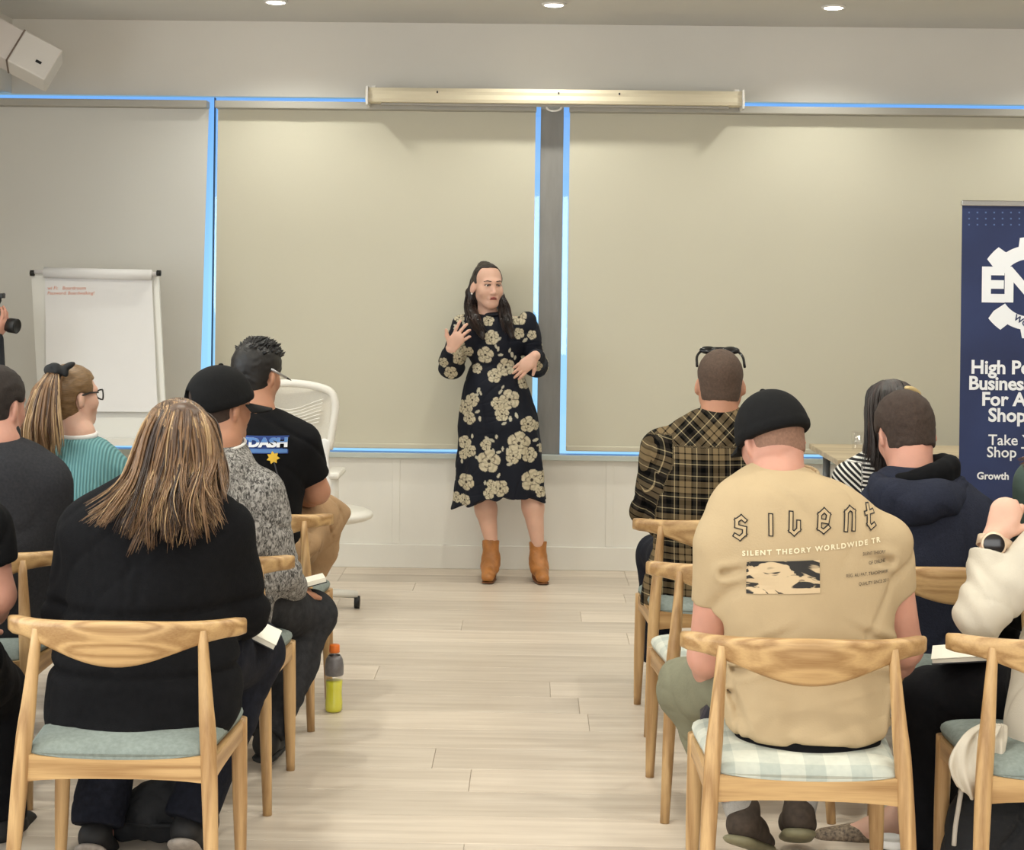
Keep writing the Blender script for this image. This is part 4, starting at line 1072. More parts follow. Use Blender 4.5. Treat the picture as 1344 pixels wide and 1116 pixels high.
S.chain([P(636, 370, SPY+.08), P(638, 410, SPY+.10), P(640, 440, SPY+.13)], [0.06, 0.07, 0.06], 0.03)
S.folds(0.002, 150, 9, (2, 1, 0.25))
sdf_obj('hair', S, M_hd, p.e)
gl = [[g+np.array((dx_, -0.03, 0))*min(1.0, 0.1+0.4*gi_) for gi_, g in enumerate(G1)] for dx_ in (-0.035, -0.012, 0.012, 0.03)]
strands('hair_lengths', gl, 150, [M_hd, M_hd2, M_hd3], p.e, 3, 0.0026, 0.006, 0.012, clump=5)
gl = [[g+np.array((dx_, -0.028, 0))*min(1.0, 0.1+0.4*gi_) for gi_, g in enumerate(G2)] for dx_ in (-0.025, -0.008, 0.012, 0.028)]
strands('hair_lengths', gl, 150, [M_hd, M_hd2, M_hd3], p.e, 4, 0.0026, 0.006, 0.012, clump=5)
# ankle boots
M_boot = mat('tan_leather', (172, 112, 56), 0.5, var=0.22, vscale=22, bump=0.15, bscale=40); M_heel = mat('boot_heel', (112, 66, 30), 0.55)
for (ankx, topy, boty, toe, pit) in (((644, 709, 764, (-0.10, -1), 8)), ((706, 711, 762, (0.22, -1), 14))):
    base = P(ankx, boty, SPY-0.03); base[2] = 0.0
    d = nrm((toe[0], toe[1], 0)); up = np.array((0, 0, 1.0))
    tp = P(ankx, topy, SPY-0.01); ak = np.array((base[0], base[1], 0.10))
    S = SDF(0.004)
    flatrc(S, ak+(0, 0, 0.0), tp, 0.042, 0.047, 0.02); S.rc(ak, ak+d*0.03-up*0.03, 0.045, 0.043, 0.03)
    S.rc(ak+d*0.03-up*0.03, ak+d*0.12-up*0.068, 0.042, 0.034, 0.03, (up, 0.85)); S.rc(ak-d*0.02-up*0.02, ak-d*0.022-up*0.04, 0.038, 0.034, 0.02)
    S.cut((0, 0, 0.012), (0, 0, -1)); S.folds(0.002, 90, 6)
    b, _, _ = sdf_obj('ankle_boot', S, M_boot, p.e)
    S = SDF(0.004); flatrc(S, ak-d*0.028-up*0.04, ak-d*0.036-up*0.1, 0.03, 0.024, 0.01); S.rc(ak+d*0.03-up*0.092, ak+d*0.12-up*0.092, 0.036, 0.034, 0.01, (up, 0.18)); S.cut((0, 0, 0.0), (0, 0, -1))
    h_, _, _ = sdf_obj('heel', S, M_heel, p.e); h_.parent = b
# nails

# ================================================================== AUDIENCE, LEFT BLOCK
M_knit_black = mat('black_knit', (22, 22, 24), 0.95, var=0.15, vscale=60, bump=0.25, bscale=260, spec=0.12)
M_tee_black = mat('black_tee', (18, 18, 20), 0.9, var=0.12, vscale=25, bump=0.12, bscale=200, spec=0.15)
M_charcoal = mat('charcoal_fleece', (50, 50, 53), 0.95, var=0.15, vscale=120, bump=0.2, bscale=300, spec=0.12)
M_jeans_navy = mat('navy_jeans', (27, 29, 38), 0.9, var=0.25, vscale=60, bump=0.15, bscale=200, spec=0.15)
M_jeans_grey = mat('grey_jeans', (48, 48, 50), 0.9, var=0.25, vscale=40, bump=0.15, bscale=200, spec=0.15)
M_khaki = mat('khaki_cotton', (166, 134, 98), 0.9, var=0.08, vscale=20, bump=0.15, bscale=120)
M_white_cloth = mat('white_collar', (232, 230, 226), 0.9)
def heather():
    m = bpy.data.materials.new('grey_heather'); m.use_nodes = True; nt = m.node_tree; b = nt.nodes['Principled BSDF']; L = nt.links.new
    t = nt.nodes.new('ShaderNodeTexCoord'); mp = nt.nodes.new('ShaderNodeMapping'); mp.inputs['Scale'].default_value = (1, 1, 0.55); mp.inputs['Rotation'].default_value = (0, 0.6, 0); L(t.outputs['Object'], mp.inputs[0])
    n = nt.nodes.new('ShaderNodeTexNoise'); n.inputs['Scale'].default_value = 120; n.inputs['Detail'].default_value = 2; n.inputs['Distortion'].default_value = 1.2; L(mp.outputs[0], n.inputs['Vector'])
    r = nt.nodes.new('ShaderNodeValToRGB'); r.color_ramp.elements[0].position = 0.36; r.color_ramp.elements[0].color = srgb((70, 68, 66)); r.color_ramp.elements[1].position = 0.64; r.color_ramp.elements[1].color = srgb((172, 168, 163))
    L(n.outputs['Fac'], r.inputs[0]); L(r.outputs[0], b.inputs['Base Color']); b.inputs['Roughness'].default_value = 0.95; b.inputs['Specular IOR Level'].default_value = 0.1
    bp = nt.nodes.new('ShaderNodeBump'); bp.inputs['Strength'].default_value = 0.3; bp.inputs['Distance'].default_value = 0.01; L(n.outputs['Fac'], bp.inputs['Height']); L(bp.outputs[0], b.inputs['Normal']); return m
M_heather = heather()
def rib_knit():
    m = bpy.data.materials.new('teal_rib'); m.use_nodes = True; nt = m.node_tree; b = nt.nodes['Principled BSDF']; L = nt.links.new
    t = nt.nodes.new('ShaderNodeTexCoord'); w = nt.nodes.new('ShaderNodeTexWave'); w.inputs['Scale'].default_value = 28; w.inputs['Distortion'].default_value = 0.6; L(t.outputs['Object'], w.inputs['Vector'])
    r = nt.nodes.new('ShaderNodeValToRGB'); r.color_ramp.elements[0].color = srgb((84, 132, 136)); r.color_ramp.elements[1].color = srgb((120, 168, 170)); L(w.outputs['Fac'], r.inputs[0]); L(r.outputs[0], b.inputs['Base Color'])
    bp = nt.nodes.new('ShaderNodeBump'); bp.inputs['Strength'].default_value = 0.4; bp.inputs['Distance'].default_value = 0.01; L(w.outputs['Fac'], bp.inputs['Height']); L(bp.outputs[0], b.inputs['Normal']); b.inputs['Roughness'].default_value = 0.95; return m
M_teal = rib_knit()
def hairmat(n, c, r=0.42): return mat(n, c, r, var=0.25, vscale=40, stretch=(3, 3, 0.4))
M_bl1 = hairmat('hair_blond', (172, 142, 104)); M_bl2 = hairmat('hair_ash_brown', (122, 92, 64)); M_bl3 = hairmat('hair_mid_brown', (84, 62, 46)); M_bl4 = hairmat('hair_deep_brown', (54, 40, 32))
M_buzz = mat('hair_buzz_brown', (62, 48, 40), 0.85, var=0.2, vscale=120, bump=0.3, bscale=400); M_buzzd = mat('hair_buzz_dark', (42, 34, 30), 0.85, var=0.25, vscale=120, bump=0.3, bscale=400)
M_cap = mat('cap_black', (20, 20, 21), 0.85, var=0.15, vscale=60, bump=0.12, bscale=300, spec=0.2)

# ---- woman with long streaked hair, left foreground
p = Person('woman with long streaked brown hair and black jumper in the left foreground', -1.0, 4.08)
Y = 4.14
p.head(P(232, 590, Y+0.06), P(212, 640, Y-0.01), yaw=8, pitch=22, roll=4, sc=1.0, nr=0.054, ears=False)
p.core(P(190, 950, Y-0.06)+np.array((0, 0.0, 0.02)), P(200, 740, Y), 0.10)
aL = p.arm(P(118, 700, Y), P(92, 800, Y+0.08), P(130, 850, Y+0.26), hf=(0.3, 0.9, -0.1), hn=(0, 0, -1), thumb=1)
aR = p.arm(P(292, 700, Y), P(318, 800, Y+0.08), P(290, 850, Y+0.28), hf=(-0.3, 0.9, -0.1), hn=(0, 0, -1), thumb=-1)
px_ = p.pel[0]
LG = [p.leg((px_-0.10, Y, 0.56), (px_-0.16, Y+0.38, 0.5), P(128, 1085, 4.30), toe=(0, 1, 0)), p.leg((px_+0.11, Y, 0.56), (px_+0.20, Y+0.38, 0.5), P(248, 1078, 4.30), toe=(0, 1, 0))]
p.finish(SK_PINK)
trousers(p, M_jeans_navy, LG, 0.225, (0.115, 0.085, 0.07), top=0.1, dep=0.17)
S = SDF(0.008)
S.loft([T(600, 190, 238, Y+.05, .06), T(625, 155, 268, Y+.03, .10), T(650, 122, 296, Y, .13), T(690, 98, 315, Y-.01, .155), T(750, 92, 312, Y-.02, .17), T(810, 86, 308, Y-.03, .175), T(865, 66, 316, Y-.07, .19), T(920, 58, 318, Y-.11, .195), T(955, 66, 300, Y-.14, .18), T(985, 95, 270, Y-.15, .14)], k=0.03, cap=0.03)
for a in (aL, aR):
    S.rc(a[0], a[1], 0.085, 0.07, 0.05); S.rc(a[1], a[2], 0.068, 0.05, 0.03)
zf = [P(200, y_, Y)[2] for y_ in (775, 862)]
S.fn(lambda x, y, z: 0.010*np.exp(-((z-zf[0]-0.03*x)/0.014)**2)+0.012*np.exp(-((z-zf[1])/0.012)**2), 'add')   # rolls at the waist
S.folds(0.0045, 20, 11)
jmp, jv, jq = sdf_obj('jumper', S, M_knit_black, p.e)
# hair
S = SDF(0.007); H = p.H
S.el(H.p(0, -0.012, 0.028), (0.084, 0.104, 0.089), H.R, 0.02)
S.chain([P(240, 560, Y+.0), P(232, 620, Y-.03), P(212, 665, Y-.11)], [0.065, 0.078, 0.05], 0.02, ((0, 1, 0), 0.75))
S.folds(0.002, 60, 3, (2, 1, 0.4))
sdf_obj('hair', S, M_bl3, p.e)
yb = Y-0.195
GW = [[P(228, 529, Y+.05), P(196, 556, Y-.0), P(176, 610, Y-.06), P(150, 645, Y-.13), P(98, 682, yb)],
      [P(230, 529, Y+.03), P(205, 556, Y-.05), P(188, 615, Y-.10), P(165, 660, yb), P(138, 708, yb-.02)],
      [P(231, 528, Y+.02), P(216, 558, Y-.07), P(203, 618, Y-.11), P(185, 670, yb-.01), P(170, 722, yb-.03)],
      [P(233, 528, Y+.02), P(228, 560, Y-.08), P(220, 620, Y-.12), P(208, 675, yb-.01), P(200, 722, yb-.03)],
      [P(235, 528, Y+.02), P(242, 560, Y-.08), P(238, 620, Y-.12), P(232, 672, yb-.01), P(228, 718, yb-.03)],
      [P(238, 528, Y+.03), P(256, 558, Y-.06), P(258, 615, Y-.10), P(250, 662, yb), P(262, 716, yb-.02)],
      [P(240, 529, Y+.05), P(270, 556, Y-.02), P(276, 605, Y-.06), P(270, 650, Y-.14), P(288, 694, yb)],
      [P(243, 530, Y+.07), P(279, 560, Y+.03), P(288, 605, Y+.0), P(284, 640, Y-.05), P(266, 668, Y-.13)]]
for gi, g_ in enumerate(GW): g_[0] = H.p(-0.03+0.009*gi, 0.085, 0.085); g_.insert(1, H.p(-0.055+0.016*gi, -0.03, 0.115-0.002*(gi-3.5)**2))
strands('hair_lengths', GW, 1700, [M_bl3, M_bl2, M_bl1, M_bl4], p.e, 5, 0.0032, 0.009, 0.020, clump=10, npt=20, weights=(0.34, 0.34, 0.20, 0.12), waves=0.014, trim=0.16, push=(H.p(0, -0.012, 0.028), np.array((0.092, 0.112, 0.103)), H.R), root=0.7)
# shoes: heels lifted, seen from behind
M_shoe_grey = mat('trainer_taupe', (168, 158, 148), 0.7, var=0.2, vscale=50)
for l in LG:
    shoe(p.e, l[2]+np.array((0, 0.0, -0.01)), (0.05, 1), M_shoeB, M_shoe_grey, pitch=38, w=0.045)

# ---- man in cap and grey heather fleece
p = Person('man in black cap and grey heather fleece in the second row', -1.0, 5.0)
Y = 4.95
p.head(P(291, 532, Y+.06), P(290, 580, Y+.02), yaw=38, pitch=3, roll=0, sc=1.0, nr=0.055)
p.core(P(270, 850, Y), P(272, 680, Y), 0.1); p.pel[2] = 0.57
aL = p.arm(P(195, 645, Y), P(185, 760, Y+.06), P(240, 790, Y+.25), hf=(0.5, 0.8, 0), hn=(0, 0, -1), thumb=1)
aR = p.arm(P(344, 645, Y), P(366, 752, Y+.03), P(385, 778, Y+.24), hf=(0.1, 0.9, -0.1), hn=(0, 0, -1), thumb=-1)
kR = P(408, 808, 5.33); kL = P(300, 812, 5.33)
LG = [p.leg((p.pel[0]-0.1, Y+.02, 0.56), kL, (kL[0], 5.25, 0.1), toe=(0, 1, 0)), p.leg((p.pel[0]+0.10, Y+.02, 0.56), kR, (P(350, 980, 5.08)[0], 5.08, 0.1), toe=(0, 1, 0))]
p.finish(SK_TAN)
trousers(p, M_jeans_grey, LG, 0.18, (0.10, 0.082, 0.062))
shoe(p.e, LG[1][2], (0.1, 1), M_shoeB, M_soleB); shoe(p.e, LG[0][2], (-0.1, 1), M_shoeB, M_soleB)
S = SDF(0.008)
S.loft([T(572, 268, 318, Y+.04, .06), T(588, 248, 328, Y+.03, .09), T(608, 205, 340, Y, .115), T(640, 178, 355, Y, .135), T(690, 172, 362, Y-.01, .15), T(750, 176, 362, Y-.02, .15), T(810, 180, 358, Y-.02, .155), T(850, 185, 352, Y-.02, .15)], k=0.03, cap=0.03)
for a in (aL, aR): S.rc(a[0], a[1], 0.078, 0.064, 0.04); S.rc(a[1], a[2], 0.062, 0.045, 0.03)
S.folds(0.006, 22, 12); sdf_obj('fleece', S, M_heather, p.e)
S = SDF(0.005); c = P(291, 574, Y+.03); S.rc(c-(0, 0, 0.01), c+(0, 0, 0.02), 0.062, 0.058, 0.01); sdf_obj('collar', S, mat('collar_black', (22, 22, 24), 0.9), p.e)
c2 = P(291, 581, Y+.03); V, F = [], []
tube('collar_piping', [c2+np.array((0.073*math.cos(t), 0.073*math.sin(t), 0.018*math.sin(t))) for t in np.linspace(0, 2*PI, 30)], 0.005, M_white_cloth, p.e, 6, True)
sdf_obj('hair', p.H.hair(0.006, 0.006, -0.07, rough=0.001), M_buzz, p.e)
cap_part(p, p.H, M_cap, 16, 0.017, cut=0.0, tilt=16, snap=True)

# ---- man in black printed t-shirt, front row
p = Person('man in black printed t-shirt with a pen behind his ear, front row', -1.0, 5.85)
Y = 5.82
p.head(P(338, 490, Y+.05), P(338, 540, Y), yaw=28, pitch=8, roll=2, sc=1.0, nr=0.056)
p.core(P(340, 720, Y), P(343, 610, Y), 0.1); p.pel[2] = 0.57
aL = p.arm(P(298, 585, Y), P(285, 655, Y+.06), P(320, 680, Y+.25), hf=(0.5, 0.8, 0), hn=(0, 0, -1), thumb=1)
aR = p.arm(P(397, 582, Y), P(416, 645, Y+.07), P(388, 655, Y+.28), (0.05, 0.046, 0.033), hf=(-0.8, 0.5, -0.1), hn=(0, 0, -1), thumb=-1)
hipR = np.array((p.pel[0]+0.1, Y+.02, 0.57))
kR = P(424, 678, 6.12)
LG = [p.leg((p.pel[0]-0.1, Y, 0.57), P(330, 730, 6.25), (P(330, 800, 6.25)[0], 6.3, 0.1), toe=(0, 1, 0)), p.leg(hipR, kR, P(400, 770, 6.12), toe=(0, 1, 0))]
p.finish(SK_TAN)
trousers(p, M_khaki, LG, 0.17, (0.10, 0.088, 0.07), amp=0.012, seed=8)
shoe(p.e, LG[0][2], (0.1, 1), M_shoeB, M_soleB)
S = SDF(0.007)
S.loft([T(533, 318, 358, Y+.02, .058), T(543, 305, 380, Y+.01, .085), T(556, 290, 398, Y, .105), T(580, 284, 408, Y-.01, .125), T(620, 286, 404, Y-.02, .135), T(670, 290, 396, Y-.03, .13), T(730, 290, 394, Y-.03, .13), T(790, 292, 392, Y-.03, .13)], k=0.03, cap=0.02)
for a, fz in ((aL, 0.66), (aR, 0.70)): flatrc(S, a[0], a[0]+(a[1]-a[0])*fz, 0.076, 0.07, 0.035)
S.folds(0.0055, 20, 13); tee, tv, tq = sdf_obj('t_shirt', S, M_tee_black, p.e)
S = p.H.hair(0.005, 0.010, -0.07, 0.06, 0.05, rough=0.0012, freq=200); sdf_obj('hair', S, mat('hair_jet', (24, 21, 20), 0.5, var=0.2, vscale=100), p.e)
V = []; F = []; rs = np.random.RandomState(5)    # short spiky tufts
for i in range(420):
    th = rs.uniform(0, 2*PI); ph = rs.uniform(0.0, 1.15); d = np.array((math.sin(ph)*math.cos(th), math.sin(ph)*math.sin(th)*1.0, math.cos(ph)))
    a = p.H.p(d[0]*0.08, -0.012+d[1]*0.10, 0.03+d[2]*0.09); tip = a+p.H.R @ (d*0.012+np.array((rs.normal()*0.01, 0.012+rs.normal()*0.006, 0.006)))
    v, fc = tube_geo([a, (a+tip)/2+rs.normal(size=3)*0.002, tip], [0.006, 0.0045, 0.0012], 5); b = len(V); V += v; F += [tuple(x+b for x in f_) for f_ in fc]
mesh_obj('hair_tufts', V, F, MATS['hair_jet'], p.e, True, True)
# shirt back print: blue block lettering with a palm
M_pb1 = mat('print_blue', (88, 130, 190), 0.8); M_pb2 = mat('print_blue_dark', (44, 70, 136), 0.8); M_pw = mat('print_white', (236, 238, 242), 0.8); M_py = mat('print_yellow', (236, 192, 70), 0.8)
o0 = P(280, 584, Y-.13); uxv, uzv = np.array((1, 0, 0)), np.array((0, 0, 1)); k_ = Y/FPX
def rectg(x0, y0, x1, y1, nx=8): return ([(x0+(x1-x0)*i/nx, y) for i in range(nx+1) for y in (y0, y1)], [(2*i, 2*i+2, 2*i+3, 2*i+1) for i in range(nx)])
V, F = rectg(6*k_, -10*k_, 96*k_, 12.5*k_, 24); project_print('print_panel', V, F, o0, uxv, uzv, (tv, tq), M_pb2, p.e, 0.003)
V, F = rectg(6*k_, -9*k_, 95*k_, -4*k_, 24); project_print('print_panel', V, F, o0, uxv, uzv, (tv, tq), M_pb1, p.e, 0.004)
V, F = text_geo('OUTDASH', 19*k_, 1.1*k_, 0, 1.0); V = V*np.array((90*k_/V[:, 0].max(), 0.80, 1)); V[:, 0] += 5*k_; V[:, 1] -= 1*k_
project_print('lettering', V, F, o0, uxv, uzv, (tv, tq), M_pw, p.e, 0.006, sub=0.02)
V, F = clip_above(V, F, 4.5*k_)
project_print('lettering', V, F, o0, uxv, uzv, (tv, tq), M_pb1, p.e, 0.008, sub=0.02)
V = []; F = []
for i in range(7):
    a = math.radians(90+i*360/7+8); L_ = 8.5*k_; b = len(V); d = np.array((math.cos(a), math.sin(a))); n_ = np.array((-d[1], d[0])); cpt = np.array((78*k_, -15*k_))
    for q in (cpt-n_*1.2*k_, cpt+d*L_*0.6-n_*2.2*k_, cpt+d*L_, cpt+d*L_*0.6+n_*2.2*k_, cpt+n_*1.2*k_): V.append(tuple(q))
    F.append(tuple(range(b, b+5)))
project_print('palm_print', V, F, o0, uxv, uzv, (tv, tq), M_py, p.e, 0.005)
V, F = stroke_geo([[(78*k_, -16*k_), (83*k_, -34*k_), (90*k_, -50*k_)]], 1.6*k_); project_print('palm_print', V, F, o0, uxv, uzv, (tv, tq), mat('print_dark', (60, 60, 66), 0.8), p.e, 0.005, sub=0.02)
a = p.H.p(0.083, -0.03, 0.018); b = p.H.p(0.094, 0.085, -0.012)
ee = empty('pen', a, 'silver pen tucked behind the ear of the man in the black t-shirt', 'pen')
tube('barrel', [a, a+(b-a)*0.75], 0.0048, mat('pen_silver', (190, 190, 192), 0.3, metal=0.7), ee, 8, True); tube('tip', [a+(b-a)*0.75, b], [0.0048, 0.001], M_black, ee, 8, True)

# ---- woman in teal jumper with blond ponytail
p = Person('woman in teal ribbed jumper with blond ponytail and black bow', -1.7, 5.85)
Y = 5.8
p.head(P(95, 520, Y+.03), P(104, 572, Y), yaw=44, pitch=-2, roll=0, sc=0.97, nr=0.047, female=True)
p.core(P(115, 720, Y), P(115, 640, Y), 0.09); p.pel[2] = 0.57
aL = p.arm(P(75, 620, Y), P(62, 690, Y+.06), P(95, 700, Y+.24), hf=(0.5, 0.8, 0), hn=(0, 0, -1), thumb=1)
aR = p.arm(P(152, 618, Y), P(165, 690, Y+.06), P(140, 700, Y+.26), hf=(-0.5, 0.8, 0), hn=(0, 0, -1), thumb=-1)
LG = seat_legs(p, p.pel[0], Y, m=None); p.finish(SK_PALE); trousers(p, M_denim_black, LG, 0.17)
S = SDF(0.007)
S.loft([T(571, 88, 122, Y+.01, .05), T(579, 80, 138, Y, .08), T(592, 70, 156, Y, .10), T(615, 64, 166, Y, .115), T(660, 64, 164, Y, .125), T(720, 66, 162, Y, .13), T(760, 66, 162, Y, .13)], k=0.03, cap=0.02)
for a in (aL, aR): S.rc(a[0], a[1], 0.06, 0.052, 0.03); S.rc(a[1], a[2], 0.05, 0.04, 0.03)
zc_ = P(105, 577, Y)[2]; S.fn(lambda x, y, z: -0.006*np.exp(-((z-zc_)/0.012)**2), 'add'); S.folds(0.004, 30, 15); sdf_obj('jumper', S, M_teal, p.e)
c = P(105, 571, Y)
tube('collar', [c+np.array((0.055*math.cos(t), 0.055*math.sin(t), 0.006*math.sin(t))) for t in np.linspace(0, 2*PI, 30)], 0.011, M_white_cloth, p.e, 8, True)
H = p.H; S = H.hair(0.005, 0.009, -0.085, 0.05, 0.058, rough=0.0012, freq=150)
sdf_obj('hair', S, mat('hair_blond_pulled', (122, 94, 62), 0.45, var=0.3, vscale=90, stretch=(0.6, 0.6, 5)), p.e)
pt = P(72, 490, Y-.06)
S = SDF(0.006); S.chain([pt, P(60, 520, Y-.10), P(56, 560, Y-.11), P(62, 596, Y-.12)], [0.03, 0.055, 0.06, 0.03], 0.02, ((0, 1, 0), 0.8)); S.folds(0.003, 80, 4, (2, 1, 0.3)); pt_o = sdf_obj('ponytail', S, M_bl2, p.e)[0]
GP = [[pt+np.array((dx_*0.3, -0.02, 0.01)), P(60+o_, 515, Y-.15), P(54+o_*1.5, 560, Y-.165), P(60+o_*1.4, 604, Y-.15)] for o_, dx_ in ((-17, -0.05), (-7, -0.02), (4, 0.02), (15, 0.05))]
strands('ponytail_strands', GP, 320, [M_bl2, M_bl1, M_bl3], p.e, 8, 0.0032, 0.005, 0.010, clump=8, weights=(0.45, 0.4, 0.15), trim=0.1)
S = SDF(0.005); b0 = P(76, 486, Y-.08)
S.el(b0+(-0.030, 0, 0.0), (0.022, 0.012, 0.022), hr(0, 0, 35), 0.004); S.el(b0+(-0.012, -0.006, 0.016), (0.02, 0.012, 0.012), None, 0.004); S.el(b0+(0.036, 0, 0.014), (0.030, 0.012, 0.013), hr(0, 0, -28), 0.004); S.el(b0+(0.026, -0.004, -0.006), (0.014, 0.01, 0.02), hr(0, 0, -20), 0.004); S.el(b0, (0.02, 0.02, 0.02), None, 0.01); S.rc(b0, b0+(-0.005, 0, -0.05), 0.012, 0.016, 0.01, ((0, 1, 0), 0.5))
sdf_obj('hair_bow', S, mat('bow_black', (18, 18, 19), 0.7), p.e)
fr = [H.p(0.06, 0.075, 0.012), H.p(0.075, 0.03, 0.014), H.p(0.08, -0.01, 0.006)]
gl_ = tube('glasses_arm', fr, 0.0035, M_black, p.e, 6, True)
for sx_ in (-1, 1):
    tube('glasses_rim', [H.p(sx_*0.034+0.026*math.cos(t), 0.108-0.012*abs(math.cos(t)), 0.0+0.019*math.sin(t)) for t in np.linspace(0, 2*PI, 18)], 0.003, M_black, p.e, 6, True)

# ---- man in charcoal jacket, left edge
p = Person('man in charcoal zip jacket cut off by the left edge', -1.75, 5.0)
Y = 4.95
p.head(P(-5, 532, Y+.05), P(-2, 582, Y), yaw=20, pitch=6, roll=0, sc=1.03, nr=0.058)
p.core(P(-10, 800, Y), P(-5, 680, Y), 0.1); p.pel[2] = 0.57
aL = p.arm(P(-80, 640, Y), P(-100, 750, Y+.06), P(-50, 790, Y+.25), hf=(0.5, 0.8, 0), hn=(0, 0, -1), thumb=1)
aR = p.arm(P(62, 640, Y), P(82, 750, Y+.05), P(50, 790, Y+.26), hf=(-0.5, 0.8, 0), hn=(0, 0, -1), thumb=-1)
LG = seat_legs(p, p.pel[0], Y, shoes=(M_shoeB, M_soleB)); p.finish(SK_PINK); trousers(p, M_denim_black, LG, 0.18)
S = SDF(0.008)
S.loft([T(572, -35, 32, Y+.02, .065), T(588, -55, 55, Y+.01, .09), T(608, -78, 74, Y, .115), T(640, -90, 84, Y, .14), T(700, -88, 78, Y-.01, .15), T(760, -86, 72, Y-.02, .15), T(830, -86, 70, Y-.02, .15)], k=0.03, cap=0.03)
for a in (aL, aR): S.rc(a[0], a[1], 0.078, 0.066, 0.04); S.rc(a[1], a[2], 0.062, 0.048, 0.03)
S.folds(0.0055, 20, 17); sdf_obj('jacket', S, M_charcoal, p.e)
S = SDF(0.006); c = P(-3, 578, Y+.02); S.rc(c-(0, 0, 0.02), c+(0, 0, 0.012), 0.082, 0.07, 0.01); sdf_obj('collar', S, mat('collar_charcoal', (30, 30, 32), 0.9), p.e)
sdf_obj('hair', p.H.hair(0.006, 0.009, -0.07, rough=0.0015), M_buzzd, p.e)

# ---- bare-armed person at the left edge, foreground
p = Person('person in black with a bare elbow at the left edge of the foreground', -1.75, 4.15)
Y = 4.12
p.head(P(-110, 560, Y+.06), P(-110, 615, Y+.02), yaw=10, pitch=5, nr=0.056)
p.core(P(-110, 940, Y-.05), P(-110, 740, Y), 0.1); p.pel[2] = 0.57
aL = p.arm(P(-215, 700, Y), P(-225, 800, Y+.08), P(-170, 850, Y+.26), hf=(0.4, 0.9, 0), hn=(0, 0, -1), thumb=1)
aR = p.arm(P(-20, 690, Y), P(-4, 782, Y+.02), P(-30, 830, Y+.24), (0.052, 0.046, 0.034), hf=(-0.4, 0.9, 0), hn=(0, 0, -1), thumb=-1)
LG = [p.leg((p.pel[0]-0.1, Y, 0.56), (p.pel[0]-0.2, Y+.42, 0.5), (p.pel[0]-0.18, Y+.35, 0.1)), p.leg((p.pel[0]+0.1, Y, 0.56), P(-8, 910, Y+.38), P(2, 1080, Y+.28))]
p.finish(SK_PINK); trousers(p, M_denim_black, LG, 0.18, (0.1, 0.085, 0.07)); shoe(p.e, LG[1][2], (0.05, 1), M_shoeB, M_soleB)
S = SDF(0.009)
S.loft([T(612, -145, -75, Y+.03, .06), T(640, -190, -35, Y+.02, .1), T(680, -225, -10, Y, .13), T(760, -215, -18, Y-.02, .14), T(860, -210, -20, Y-.03, .14), T(950, -215, -15, Y-.04, .14)], k=0.03, cap=0.03)
for a in (aL, aR): flatrc(S, a[0], a[0]+(a[1]-a[0])*0.55, 0.07, 0.068, 0.035)
S.folds(0.004, 28, 18); sdf_obj('t_shirt', S, M_tee_black, p.e)
sdf_obj('hair', p.H.hair(0.007, 0.008, -0.07, rough=0.0015), M_buzzd, p.e)

# ---- person filming at the left edge
p = Person('person in dark clothes filming with a camera at the left edge', -2.75, 7.6)
Y = 7.6
cp = P(2, 424, Y-0.02)
p.head(P(-48, 400, Y+.05), P(-52, 436, Y+.08), yaw=90, pitch=0, nr=0.054)
p.core(P(-58, 600, Y+.08), P(-55, 480, Y+.08), 0.1)
aR = p.arm(P(-50, 460, Y-.05), P(-8, 500, Y-.08), P(-8, 446, Y-.05), (0.045, 0.042, 0.03), hf=(0.5, 0.05, 0.8), hn=(-0.4, 0.3, 0.7), thumb=1, curl=(20, 22, 24, 26), sc=1.0)
aL = p.arm(P(-55, 460, Y+.25), P(-45, 505, Y+.25), P(-22, 440, Y+.07), (0.045, 0.042, 0.03), hf=(0.4, -0.1, 0.9), hn=(0.2, -0.8, 0), thumb=-1)
xb = P(-56, 600, Y)[0]
LG = [p.leg((xb, Y+d_, 0.9), (xb+0.02, Y+d_, 0.5), (xb-0.02, Y+d_, 0.1), toe=(1, 0, 0)) for d_ in (-0.02, 0.2)]
p.finish(SK_PINK); p.pel = np.array((xb, Y+.09, 0.95)); trousers(p, M_denim_black, LG, 0.16, (0.095, 0.07, 0.06), dep=0.18)
for l in LG: shoe(p.e, l[2], (1, 0), M_shoeB, M_soleB)
S = SDF(0.008); ctr = P(-56, 500, Y+.08)
S.loft([((xb, Y+.09, 1.40), 0.06, 0.07), ((xb, Y+.09, 1.36), 0.09, 0.14), ((xb, Y+.09, 1.28), 0.12, 0.2), ((xb, Y+.09, 1.1), 0.12, 0.2), ((xb, Y+.09, 0.9), 0.12, 0.19)], k=0.03)
for a in (aL, aR): S.rc(a[0], a[1], 0.07, 0.06, 0.03); S.rc(a[1], a[2], 0.055, 0.045, 0.03)
sdf_obj('jacket', S, mat('dark_jacket', (30, 33, 40), 0.9, bump=0.1), p.e)
sdf_obj('hair', p.H.hair(0.007, 0.009, -0.07), M_buzzd, p.e)
e = empty('video_camera', cp, 'black camera with lens and top handle held up at the left edge', 'camera')
M_cam = mat('camera_black', (24, 24, 25), 0.45, var=0.2, vscale=60)
box('camera_body', (-0.14, -0.045, -0.05), (-0.005, 0.045, 0.045), M_cam, e, bev=0.01)
o = lathe('lens', [(0.0005, 0.0), (0.03, 0.0), (0.031, 0.05), (0.035, 0.055), (0.036, 0.095), (0.033, 0.098), (0.03, 0.09), (0.0005, 0.085)], M_cam, e, 24); o.rotation_euler = (0, PI/2+0.1, -0.25); o.location = (-0.01, 0, -0.005)
box('viewfinder', (-0.05, -0.02, 0.04), (-0.005, 0.02, 0.075), M_cam, e, bev=0.006)
